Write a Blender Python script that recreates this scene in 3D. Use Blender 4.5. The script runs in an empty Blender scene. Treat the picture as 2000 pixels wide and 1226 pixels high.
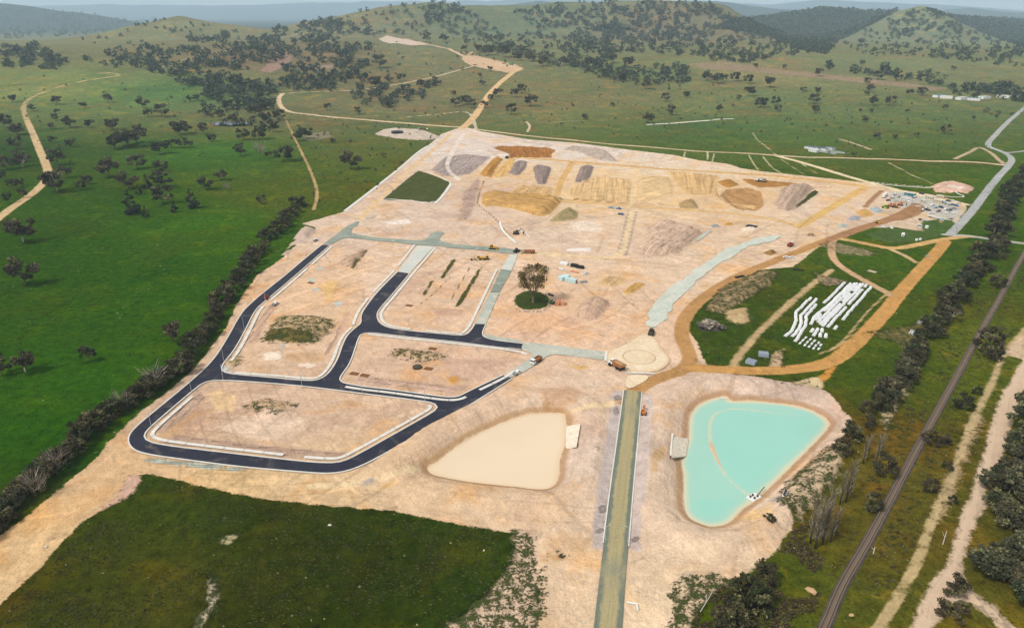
import bpy, bmesh, math, random
import numpy as np
from mathutils import Vector, Matrix
from mathutils.geometry import tessellate_polygon

# ------------------------------------------------------------------ camera, sky, sun, exposure
scene = bpy.context.scene
COL = scene.collection
CAM_H, FPX = 170.0, 1400.0                 # metres above the site, focal length for a 2000 px wide frame
PITCH = math.atan(588.0 / FPX)             # flat horizon 588 px above the frame centre
cam = bpy.data.cameras.new('camera'); cam_o = bpy.data.objects.new('camera', cam); COL.objects.link(cam_o)
cam.sensor_width = 36.0; cam.lens = 36.0 * FPX / 2000.0
cam.clip_start = 1.0; cam.clip_end = 120000.0
cam_o.location = (0, 0, CAM_H); cam_o.rotation_euler = (math.pi / 2 - PITCH, 0, 0)
scene.camera = cam_o

SUN_EL, SUN_AZ = math.radians(52), math.radians(-125)   # azimuth from +Y, clockwise
world = bpy.data.worlds.new('World'); scene.world = world; world.use_nodes = True
wt = world.node_tree; wt.nodes.clear()
w_out = wt.nodes.new('ShaderNodeOutputWorld'); w_bg = wt.nodes.new('ShaderNodeBackground')
w_sky = wt.nodes.new('ShaderNodeTexSky'); w_sky.sky_type = 'NISHITA'; w_sky.sun_disc = False
w_sky.sun_elevation = SUN_EL; w_sky.sun_rotation = SUN_AZ
w_sky.air_density = 1.0; w_sky.dust_density = 3.0; w_sky.ozone_density = 1.0; w_sky.altitude = 600
w_mix = wt.nodes.new('ShaderNodeMix'); w_mix.data_type = 'RGBA'
w_mix.inputs[0].default_value = 0.72                     # an even high overcast over most of the sky
w_mix.inputs[7].default_value = (7.1, 7.0, 6.8, 1)
wt.links.new(w_sky.outputs[0], w_mix.inputs[6]); wt.links.new(w_mix.outputs[2], w_bg.inputs[0])
w_bg.inputs[1].default_value = 0.055
wt.links.new(w_bg.outputs[0], w_out.inputs[0])
sun = bpy.data.lights.new('sun', 'SUN'); sun.energy = 1.5; sun.angle = math.radians(10); sun.color = (1.0, 0.95, 0.88)
sun_o = bpy.data.objects.new('sun', sun); COL.objects.link(sun_o)
sd_ = Vector((math.sin(SUN_AZ) * math.cos(SUN_EL), math.cos(SUN_AZ) * math.cos(SUN_EL), math.sin(SUN_EL)))
sun_o.rotation_euler = sd_.to_track_quat('Z', 'Y').to_euler(); sun_o.location = (0, 0, 900)
vs = scene.view_settings
vs.view_transform = 'Standard'; vs.look = 'None'; vs.gamma = 1.0; vs.use_curve_mapping = False
vs.exposure = 1.17
scene.cycles.use_denoising = True
scene.cycles.max_bounces = 5; scene.cycles.diffuse_bounces = 2; scene.cycles.transparent_max_bounces = 6
scene.cycles.volume_bounces = 2
KALB = 1.28                                # displayed linear value / albedo under this light

# ------------------------------------------------------------------ small maths
rng = np.random.default_rng(7); random.seed(7)
def lin(c):
    c = c / 255.0
    return c / 12.92 if c <= 0.04045 else ((c + 0.055) / 1.055) ** 2.4
def S(r, g, b): return tuple(min(0.9, lin(v) / KALB) for v in (r, g, b))
def smooth(a, b, x):
    t = np.clip((x - a) / (b - a), 0, 1); return t * t * (3 - 2 * t)
_tab = rng.random((256, 256))
def vnoise(x, y):
    xi = np.floor(x).astype(int); yi = np.floor(y).astype(int); fx = x - xi; fy = y - yi
    fx = fx * fx * (3 - 2 * fx); fy = fy * fy * (3 - 2 * fy)
    g = lambda i, j: _tab[(xi + i) & 255, (yi + j) & 255]
    return (g(0, 0) * (1 - fx) + g(1, 0) * fx) * (1 - fy) + (g(0, 1) * (1 - fx) + g(1, 1) * fx) * fy
def fbm(x, y, o=4):
    s = 0; a = 1; t = 0
    for k in range(o): s = s + a * (vnoise(x * 2 ** k + 17 * k, y * 2 ** k + 31 * k) - .5); t += a; a *= .5
    return s / t * 2
CP, SP = math.cos(PITCH), math.sin(PITCH)
def ray(px, py):
    px = np.asarray(px, float); py = np.asarray(py, float)
    den = FPX * CP + (613 - py) * SP
    return (px - 1000) / den, (-FPX * SP + (613 - py) * CP) / den       # dX/dY, dZ/dY
def at_plane(px, py, z=0.0):
    rx, rz = ray(px, py); Y = (z - CAM_H) / rz
    return np.stack([rx * Y, Y], -1)
def at_dist(px, py, D):
    rx, rz = ray(px, py); return float(rx * D), float(D), float(CAM_H + rz * D)
def seg_dist(P, X, Y, closed=False):
    """distance to a polyline and the position (segment index + t) of the nearest point"""
    best = np.full(X.shape, 1e9); arg = np.zeros(X.shape)
    n = len(P) if closed else len(P) - 1
    for i in range(n):
        a = P[i]; b = P[(i + 1) % len(P)]; dx, dy = b[0] - a[0], b[1] - a[1]
        L = dx * dx + dy * dy + 1e-9
        t = np.clip(((X - a[0]) * dx + (Y - a[1]) * dy) / L, 0, 1)
        d = np.hypot(X - a[0] - t * dx, Y - a[1] - t * dy)
        m = d < best; best = np.where(m, d, best); arg = np.where(m, i + t, arg)
    return best, arg
def inside(P, X, Y):
    r = np.zeros(X.shape, bool); n = len(P)
    for i in range(n):
        x0, y0 = P[i]; x1, y1 = P[(i + 1) % n]
        if y0 == y1: continue
        c = ((y0 > Y) != (y1 > Y)) & (X < (x1 - x0) * (Y - y0) / (y1 - y0) + x0)
        r ^= c
    return r
def poly_sd(P, X, Y):
    d, _ = seg_dist(P, X, Y, True); return np.where(inside(P, X, Y), d, -d)
def chaikin(P, n=2, closed=True):
    P = np.asarray(P, float)
    for _ in range(n):
        if closed:
            Q = np.roll(P, -1, 0); P = np.stack([.75 * P + .25 * Q, .25 * P + .75 * Q], 1).reshape(-1, P.shape[1])
        else:
            a, b = P[:-1], P[1:]
            M = np.stack([.75 * a + .25 * b, .25 * a + .75 * b], 1).reshape(-1, P.shape[1])
            P = np.vstack([P[:1], M[1:-1], P[-1:]])
    return P
def ease(P, r=.06):
    P = np.asarray(P, float); Q = np.roll(P, -1, 0)
    return chaikin(np.stack([P + r * (Q - P), P + (1 - r) * (Q - P)], 1).reshape(-1, 2), 1)
def resample(P, step, closed=False):
    P = np.asarray(P, float)
    if closed: P = np.vstack([P, P[:1]])
    s = np.r_[0, np.cumsum(np.hypot(*(P[1:] - P[:-1])[:, :2].T))]
    n = max(2, int(round(s[-1] / step)) + 1); q = np.linspace(0, s[-1], n)
    R = np.stack([np.interp(q, s, P[:, k]) for k in range(P.shape[1])], 1)
    return R[:-1] if closed else R

# ------------------------------------------------------------------ hills
RIDGES = [  # crest points (px, py, distance) and the half width of the ridge
 ([(60, 92, 3300), (150, 78, 3400), (240, 52, 3500), (345, 27, 3600), (440, 48, 3600), (520, 66, 3600)], 400),
 ([(540, 62, 3700), (600, 40, 3700), (660, 30, 3700), (740, 16, 3700), (840, 3, 3800), (900, 12, 3900), (960, 20, 4000)], 460),
 ([(1000, 20, 4100), (1080, 6, 4000), (1160, 0, 3900), (1260, -4, 3800), (1340, 6, 3700), (1385, 6, 3600), (1425, 32, 3500), (1470, 56, 3400), (1530, 84, 3300), (1590, 102, 3200)], 430),
 ([(1380, 56, 5300), (1450, 38, 5300), (1530, 30, 5400), (1610, 16, 5500), (1690, 23, 5500), (1760, 17, 5500), (1800, 22, 5400)], 620),
 ([(1640, 90, 3900), (1700, 54, 4000), (1755, 25, 4050), (1800, 12, 4050), (1850, 34, 4050), (1920, 70, 4000), (1990, 94, 3900)], 330),
 ([(1830, 30, 5900), (1900, 37, 5900), (2000, 44, 5800), (2150, 38, 5700)], 700),
 ([(-150, 8, 9500), (0, 8, 9500), (60, 13, 9500), (120, 24, 9600)], 800),
 ([(-300, 14, 23180), (0, 12, 25620), (250, 9, 26840), (420, 11, 26840), (700, 4, 26840), (1000, 0, 25620), (1200, -2, 25620), (1420, 4, 24400), (1500, 10, 24400), (1620, 0, 23180), (1750, 6, 23180), (1900, 14, 23180), (2000, 24, 23180), (2300, 12, 21960)], 2600),
 ([(1790, 26, 14000), (1870, 17, 14000), (1910, 15, 14000), (1960, 27, 14000), (2100, 20, 14000)], 1300),
 ([(960, 14, 12000), (1000, 9, 12000), (1050, 4, 12000), (1120, 6, 12000), (1400, 2, 12500), (1460, 12, 12500), (1560, 22, 12500)], 1100),
 ([(1020, 135, 2050), (1120, 150, 2000), (1230, 178, 1900), (1330, 212, 1650)], 330),
]
RW = []
for pts, sg in RIDGES:
    RW.append((np.array([at_dist(*p) for p in pts]), sg))
def hills(X, Y):
    ramp = 78 * smooth(1150, 2700, Y) * (1 - smooth(3600, 5200, Y)) * (0.72 + 0.28 * np.cos(np.clip((X + 250) / 1100, -3, 3)))
    n = fbm(X / 420, Y / 420, 4)
    acc = np.maximum(ramp, 0) ** 4
    for P, sg in RW:
        d, a = seg_dist(P[:, :2], X, Y)
        z = np.interp(a, np.arange(len(P)), P[:, 2])
        zl = z * np.exp(-(d / sg) ** 2 * (1 + .35 * n))
        acc = acc + np.maximum(zl, 0) ** 4
    h = acc ** .25
    h = h * (1 + 0.10 * n * smooth(20, 120, h)) + n * 6 * smooth(20, 100, h)
    return h
def axis(*segs):
    out = [segs[0][0]]
    for a, b, st, g in segs:
        x = a; s = st
        while x < b - 1e-6:
            x = min(b, x + s); out.append(x); s *= g
    return np.array(out)
_half = axis((0, 340, 2.4, 1), (340, 800, 3.6, 1), (800, 1500, 8, 1.02), (1500, 4000, 25, 1.01), (4000, 22000, 60, 1.09))
GX = np.r_[-_half[:0:-1], _half]
GY = axis((-350, 120, 20, 1), (120, 640, 2.2, 1), (640, 1250, 3.4, 1), (1250, 2400, 8, 1.004), (2400, 5200, 20, 1), (5200, 8600, 40, 1.005), (8600, 30000, 90, 1.06))
MX, MY = np.meshgrid(GX, GY)
HB = hills(MX, MY)
def bil(G, x, y):
    x = np.clip(x, GX[0], GX[-1] - 1e-3); y = np.clip(y, GY[0], GY[-1] - 1e-3)
    i = np.clip(np.searchsorted(GX, x, 'right') - 1, 0, len(GX) - 2); j = np.clip(np.searchsorted(GY, y, 'right') - 1, 0, len(GY) - 2)
    tx = (x - GX[i]) / (GX[i + 1] - GX[i]); ty = (y - GY[j]) / (GY[j + 1] - GY[j])
    return (G[j, i] * (1 - tx) + G[j, i + 1] * tx) * (1 - ty) + (G[j + 1, i] * (1 - tx) + G[j + 1, i + 1] * tx) * ty
def at_many(px, py):
    """where the sight line of a surveyed photo point meets the ground"""
    px = np.atleast_1d(np.asarray(px, float)); py = np.atleast_1d(np.asarray(py, float))
    rx, rz = ray(px, py)
    Ys = np.geomspace(100, 24000, 420)
    hit = np.full(px.shape, np.nan); lo = np.zeros(px.shape); hi = np.zeros(px.shape)
    done = np.zeros(px.shape, bool)
    for k in range(len(Ys)):
        y = np.full(px.shape, Ys[k])
        below = (CAM_H + rz * y) < bil(HB, rx * y, y)
        new = below & ~done
        lo[new] = Ys[max(0, k - 1)]; hi[new] = Ys[k]; done |= new
        if done.all(): break
    for _ in range(22):
        m = (lo + hi) / 2; b = (CAM_H + rz * m) < bil(HB, rx * m, m)
        hi = np.where(b, m, hi); lo = np.where(b, lo, m)
    Y = np.where(done, hi, np.nan)
    return np.stack([rx * Y, Y], -1)
def W(pts):
    p = np.asarray(pts, float)
    near = p[:, 1] > 262
    out = np.zeros((len(p), 2))
    if near.any(): out[near] = at_plane(p[near, 0], p[near, 1])
    if (~near).any(): out[~near] = at_many(p[~near, 0], p[~near, 1])
    return out
def W1(px, py): return W([(px, py)])[0]
def mpp(xy):   # metres per photo pixel, for sizes read off the photo
    return (xy[1] * CP + CAM_H * SP) / FPX

# ------------------------------------------------------------------ survey of the ground: outlines of the bare site, patches, tracks
BARE = [(-260,1290),(-120,1120),(0,1045),(63,1000),(126,947),(189,893),(216,860),(277,801),(327,765),(383,715),(416,674),(444,635),(460,600),(478,570),(504,536),(528,521),(556,500),(583,474),(617,444),(590,437),(646,421),(672,414),(760,345),(838,283),(862,262),(890,252),(912,249),(940,257),(1036,273),(1124,279),(1239,294),(1317,303),(1364,313),(1427,321),(1448,329),(1491,335),(1565,343),(1660,353),(1700,358),(1760,371),(1820,380),(1885,397),(1888,410),(1870,432),(1855,450),(1800,452),(1740,446),(1700,444),(1640,468),(1615,476),(1597,483),(1550,521),(1493,526),(1435,544),(1391,568),(1365,597),(1341,620),(1336,638),(1360,664),(1370,690),(1380,716),(1400,729),(1480,735),(1534,750),(1600,760),(1628,783),(1662,823),(1657,843),(1643,863),(1600,894),(1543,943),(1528,974),(1551,1022),(1547,1030),(1517,1074),(1467,1115),(1429,1129),(1349,1126),(1319,1159),(1322,1226),(1325,1420),(1040,1420),(1046,1226),(1050,1192),(1051,1142),(1038,1082),(1025,1046),(980,1038),(860,1017),(770,997),(650,988),(500,972),(346,938),(268,919),(277,941),(252,966),(195,997),(157,1022),(120,1060),(69,1117),(0,1180),(-120,1290)]
POND1 = [(833,912),(851,905),(861,896),(894,870),(939,845),(975,827),(1034,808),(1102,806),(1104,830),(1102,870),(1093,892),(1089,935),(1080,951),(1057,956),(1008,950),(936,943),(871,933),(841,925)]
POND2 = [(1347,814),(1360,794),(1386,780),(1411,775),(1416,773),(1423,784),(1448,785),(1471,783),(1543,791),(1591,803),(1614,820),(1618,830),(1608,846),(1571,883),(1528,926),(1486,966),(1463,984),(1446,994),(1428,1017),(1411,1025),(1383,1028),(1348,1014),(1336,994),(1336,928),(1331,903),(1334,888),(1346,860)]
ZW = -3.0
POND1W = ease(at_plane(*np.array(POND1, float).T, ZW), .2); POND2W = ease(at_plane(*np.array(POND2, float).T, ZW), .2)
BUND = [(1561,814),(1514,807),(1437,796),(1400,804),(1387,820),(1386,843),(1387,863),(1400,900),(1414,926),(1437,948),(1463,967),(1476,974)]
BUNDW = chaikin(at_plane(*np.array(BUND, float).T, ZW), 2, False)
GRASS_K = [(100,480,50,82,34),(300,560,50,84,32),(400,450,58,94,38),(150,750,52,90,34),(100,850,48,88,30),(200,400,56,86,44),(450,300,60,100,50),(100,170,108,122,72),(300,180,70,108,60),(200,1100,66,70,50),(400,1000,60,70,46),(700,1100,46,58,30),(600,1050,44,52,26),(900,1060,52,68,42),(500,1200,50,54,32),(850,1180,46,64,34),(700,300,88,96,66),(640,380,88,96,68),(800,250,86,102,70),(1200,220,92,106,64),(1100,180,98,105,68),(1400,250,70,98,58),(1500,200,92,110,70),(1800,250,82,102,64),(1900,330,72,96,56),(1750,330,80,92,58),(1600,600,68,84,50),(1480,660,62,80,46),(1750,700,64,84,46),(1850,500,66,90,50),(1980,450,74,98,52),(1900,700,104,104,74),(1750,900,108,94,84),(1700,1150,92,90,74),(1850,1100,100,90,82),(800,130,100,108,78),(1000,60,92,110,84),(1300,60,104,104,82),(1800,80,104,118,92),(345,60,108,116,84),(600,60,108,112,84),(1300,140,88,108,70),(1450,140,124,120,84),(1700,130,100,113,80),(0,300,50,76,46),(1400,1200,76,86,46),(150,60,100,110,90),(330,1150,78,74,58),(80,1190,64,66,46),(600,1010,62,68,48),(700,150,104,102,72),(820,210,102,104,74),(620,240,98,100,72),(1120,205,108,106,72),(1000,175,104,106,72),(560,110,104,98,76),(950,90,100,112,82)]
BARE_K = [(100,1060,218,180,132),(250,900,214,174,130),(450,940,216,178,126),(650,960,220,186,142),(550,820,212,178,150),(380,800,204,170,142),(560,620,222,188,154),(800,590,220,186,156),(850,720,212,176,148),(1100,640,224,186,154),(1150,560,226,190,154),(1100,760,222,192,164),(950,800,216,182,150),(800,950,220,184,146),(1000,980,222,188,152),(1150,900,216,190,168),(1120,1120,226,192,156),(1280,1000,222,192,162),(1290,1150,226,196,160),(1300,820,216,186,160),(1500,760,212,184,162),(1640,830,214,182,154),(1100,470,224,198,172),(900,420,222,200,180),(750,440,220,192,166),(900,300,222,204,190),(1150,300,224,206,190),(1300,330,226,204,180),(1300,480,220,190,162),(1600,400,222,196,172),(1650,370,224,190,152),(1800,420,210,184,154),(1420,500,222,190,158),(1350,560,224,192,162),(1000,345,226,190,142),(1180,372,226,188,138),(1300,370,226,190,142),(1100,396,224,192,148),(1400,390,222,186,140),(1230,345,228,194,148),(900,380,206,176,154),(880,430,210,180,156),(950,440,216,184,158),(1000,420,218,186,156),(1180,450,222,190,160),(1500,440,222,190,156),(560,590,222,182,144),(640,580,224,184,146),(1100,600,226,182,144),(1180,660,222,184,150),(960,360,208,178,156)]
# (outline, colour, edge softness in m, mound height in m (negative = dug), streak direction (px vector) or None, weeds 0..1)
PA = [
 ([(964,289),(975,284),(1014,284),(1065,287),(1087,292),(1077,301),(1078,308),(1008,306),(990,309),(996,300)], (170,120,72), 1.5, -3, (4,12), 0),
 ([(936,340),(963,310),(984,310),(972,324),(958,348)], (194,148,88), 2, 3, (12,-14), 0),
 ([(958,348),(972,327),(996,307),(1008,310),(997,333),(988,343)], (220,176,112), 2, 0, (12,-14), 0),
 ([(994,339),(1003,318),(1011,314),(1030,316),(1027,328),(1014,343),(1005,343)], (152,134,124), 1.2, 1.5, (5,-12), 0),
 ([(1041,327),(1047,323),(1078,328),(1066,360),(1051,360),(1044,345)], (148,130,120), 1.2, 2, (-2,-12), 0),
 ([(1134,325),(1161,325),(1147,360),(1122,355)], (152,132,120), 1.2, 2, (4,-12), 0),
 ([(993,376),(1017,361),(1078,366),(1078,381)], (214,174,120), 4, 0.6, (8,-10), 0),
 ([(943,378),(1020,382),(1102,388),(1092,400),(1072,420),(1054,423),(1005,409),(972,403),(949,404),(940,397)], (202,158,96), 1.0, 4, (14,2), 0),
 ([(1072,432),(1099,409),(1114,406),(1129,415),(1128,426),(1116,430),(1086,433)], (168,150,106), 1.0, 5, None, 0),
 ([(842,332),(870,306),(907,301),(959,306),(917,340),(886,345),(865,343)], (178,160,150), 2, 0.5, (12,-10), 0.12),
 ([(744,392),(817,332),(881,356),(850,397),(795,390)], (80,90,54), 1.0, 0.6, None, 0),
 ([(1161,345),(1231,350),(1229,397),(1122,392),(1098,374)], (222,184,132), 6, 1, (2,-12), 0),
 ([(1247,343),(1307,345),(1317,377),(1250,397)], (224,190,140), 6, 0.8, (12,-3), 0),
 ([(1300,334),(1395,341),(1395,381),(1342,381)], (218,178,124), 6, 0.8, (2,12), 0),
 ([(1406,381),(1419,368),(1461,366),(1487,373),(1493,400),(1478,411),(1438,407)], (186,142,92), 1.5, -2.5, (12,4), 0),
 ([(1400,355),(1427,350),(1445,362),(1420,368)], (190,142,84), 1.5, 1.5, (12,6), 0),
 ([(1325,396),(1355,390),(1366,409),(1328,407)], (178,148,102), 1.2, 3, None, 0),
 ([(1448,349),(1565,359),(1523,366),(1480,366),(1459,358)], (178,134,84), 2, 1, (12,2), 0),
 ([(1512,402),(1529,366),(1554,364),(1593,366),(1550,407),(1533,415)], (196,168,144), 2, 4, (10,-14), 0.05),
 ([(1548,409),(1586,373),(1601,375),(1561,404)], (70,80,46), 1.0, 2, None, 0),
 ([(1650,430),(1665,421),(1682,424),(1678,432)], (162,158,158), 1.2, 1.5, None, 0),
 ([(1631,441),(1648,436),(1660,443),(1639,445)], (172,182,170), 1.2, 1, None, 0),
 ([(1697,407),(1714,404),(1727,413),(1710,417)], (162,170,170), 1.2, 1.5, None, 0),
 ([(1670,415),(1689,407),(1708,419),(1685,426)], (202,158,96), 1.5, 2, None, 0),
 ([(1736,372),(1790,378),(1870,398),(1880,420),(1850,435),(1810,415),(1740,400)], (190,182,168), 3, 0, None, 0),
 ([(1800,432),(1855,425),(1868,440),(1848,456),(1800,450)], (76,104,56), 2, 0, None, 0),
 ([(1690,457),(1740,442),(1790,450),(1850,457),(1800,470),(1740,475),(1700,464)], (80,104,60), 2, 0, None, 0),
 ([(1818,366),(1835,358),(1860,356),(1903,368),(1890,380),(1830,377)], (212,174,150), 1.5, 2, None, 0),
 ([(1252,502),(1265,442),(1304,433),(1377,455),(1317,499)], (210,178,152), 3, 4, (14,-10), 0.08),
 ([(1119,610),(1145,581),(1187,586),(1192,597),(1163,627),(1127,623)], (206,172,144), 2, 3.5, (8,-14), 0),
 ([(1215,570),(1241,550),(1262,555),(1228,577)], (210,165,98), 1.2, 1.5, (12,-10), 0),
 ([(1163,555),(1184,539),(1226,544),(1197,560)], (214,178,128), 2, 1, (12,-10), 0),
 ([(1004,588),(1008,576),(1022,569),(1042,567),(1060,571),(1072,580),(1074,590),(1066,600),(1048,605),(1026,605),(1010,598)], (64,80,40), 1.1, 0.4, None, 0),
 ([(515,664),(523,646),(536,630),(546,617),(583,619),(643,624),(650,633),(619,670)], (192,164,122), 1.2, 2.5, None, 0.42),
 ([(663,510),(708,488),(717,488),(687,526)], (204,170,142), 1.2, 2, (10,-8), 0.15),
 ([(882,508),(892,507),(866,544),(860,543)], (84,86,50), 0.7, 2, None, 0),
 ([(825,573),(841,549),(850,546),(830,579)], (92,92,56), 0.7, 2, None, 0),
 ([(887,600),(937,521),(944,521),(900,596)], (84,86,50), 0.7, 2, None, 0),
 ([(711,488),(719,487),(691,525),(684,525)], (104,98,64), 0.7, 1.5, None, 0),
 ([(765,693),(771,681),(830,685),(870,695),(823,704)], (200,168,130), 1.2, 1.2, None, 0.38),
 ([(480,790),(510,779),(580,788),(540,803),(500,801)], (196,164,128), 1.2, 0.8, None, 0.34),
 ([(1157,1071),(1163,991),(1181,870),(1197,762),(1219,762),(1200,900),(1179,1072)], (192,176,166), 1.5, 0, (-3,30), 0),
 ([(1254,770),(1276,770),(1268,900),(1256,1000),(1250,1075),(1227,1070),(1237,950)], (202,182,170), 1.5, 0, (-3,30), 0),
 ([(283,892),(488,914),(472,920),(283,901)], (184,188,170), 0.8, 0, (20,2), 0),
 ([(1057,785),(1083,772),(1109,801),(1104,812),(1073,806)], (186,146,102), 1.5, -1, None, 0),
 ([(1098,293),(1117,285),(1182,293),(1208,317),(1161,311),(1130,296)], (192,172,154), 2, 1.5, None, 0.12),
 ([(730,264),(748,254),(774,250),(826,254),(865,270),(826,275),(774,272)], (206,186,166), 2, 1, None, 0.05),
 ([(1340,124),(1420,120),(1470,130),(1560,140),(1700,155),(1850,172),(1830,178),(1680,161),(1520,144),(1380,136)], (166,142,112), 9, 0, None, 0.3),
 ([(738,76),(755,68),(800,78),(840,87),(800,89),(760,85)], (206,182,162), 5, 0, None, 0),
 ([(540,100),(575,105),(560,130),(530,142),(505,140),(530,120)], (164,132,114), 8, 0, None, 0.2),
 ([(590,132),(650,126),(655,132),(600,139)], (158,136,114), 8, 0, None, 0.2),
 ([(900,112),(925,108),(1005,126),(1024,134),(1000,143),(950,135),(910,124)], (206,172,136), 5, 0, None, 0),
 ([(1375,607),(1407,565),(1485,529),(1516,531),(1506,555),(1407,612)], (176,150,108), 2, 1.6, (14,-9), 0.45),
 ([(1422,607),(1459,599),(1464,623),(1443,636),(1417,623)], (188,160,116), 2.5, 1, None, 0.05),
 ([(1508,690),(1530,680),(1526,716),(1504,717)], (200,170,132), 2, 0, None, 0.25),
 ([(1543,943),(1600,894),(1640,868),(1638,915),(1590,985),(1556,1020),(1528,974)], (204,178,142), 2.5, 0, None, 0.42),
 ([(1000,1035),(1030,1048),(1044,1100),(1052,1160),(1046,1240),(850,1240),(915,1195),(975,1140),(1008,1085)], (214,186,154), 2.2, 0, None, 0.5),
 ([(1322,1240),(1317,1159),(1347,1124),(1400,1128),(1420,1140),(1365,1180),(1345,1240)], (214,186,150), 2.0, 0, None, 0.52),
 ([(190,1000),(225,975),(250,930),(268,925),(278,942),(252,968)], (204,166,142), 1.5, 0.6, None, 0.05),
 ([(430,1052),(446,1044),(462,1046),(452,1060),(436,1064)], (186,172,130), 1.2, 0, None, 0.35),
 ([(408,1120),(424,1145),(424,1170),(408,1200),(384,1240),(370,1240),(398,1190),(410,1160)], (190,176,146), 1.2, 0, None, 0.4),
 ([(1690,648),(1770,640),(1800,625),(1815,640),(1790,668),(1768,680),(1750,665)], (130,122,84), 4, 0, None, 0.4),
 ([(1534,751),(1590,735),(1610,745),(1604,760),(1570,760)], (210,186,142), 1.5, 0.5, None, 0.25),
 ([(1600,735),(1640,705),(1620,735),(1604,752),(1585,750)], (206,152,84), 1.5, 0, None, 0),
 ([(1820,1015),(1850,950),(1885,850),(1905,800),(1915,812),(1898,862),(1870,935),(1840,1012)], (176,150,112), 3.0, 0, None, 0.04),
 ([(1610,560),(1650,552),(1650,548),(1600,538),(1590,530),(1600,548)], (170,146,116), 3, 0, None, 0.4),
 ([(1720,800),(1745,770),(1775,735),(1800,690),(1806,694),(1785,745),(1755,790),(1730,840)], (186,164,124), 2.5, 0, None, 0.4),
 ([(590,262),(640,256),(650,268),(600,275)], (150,138,108), 3, 0, None, 0.3),
 ([(1600,478),(1640,495),(1700,500),(1712,492),(1660,480),(1620,470)], (150,136,98), 3, 0, None, 0.3),
]
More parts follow.
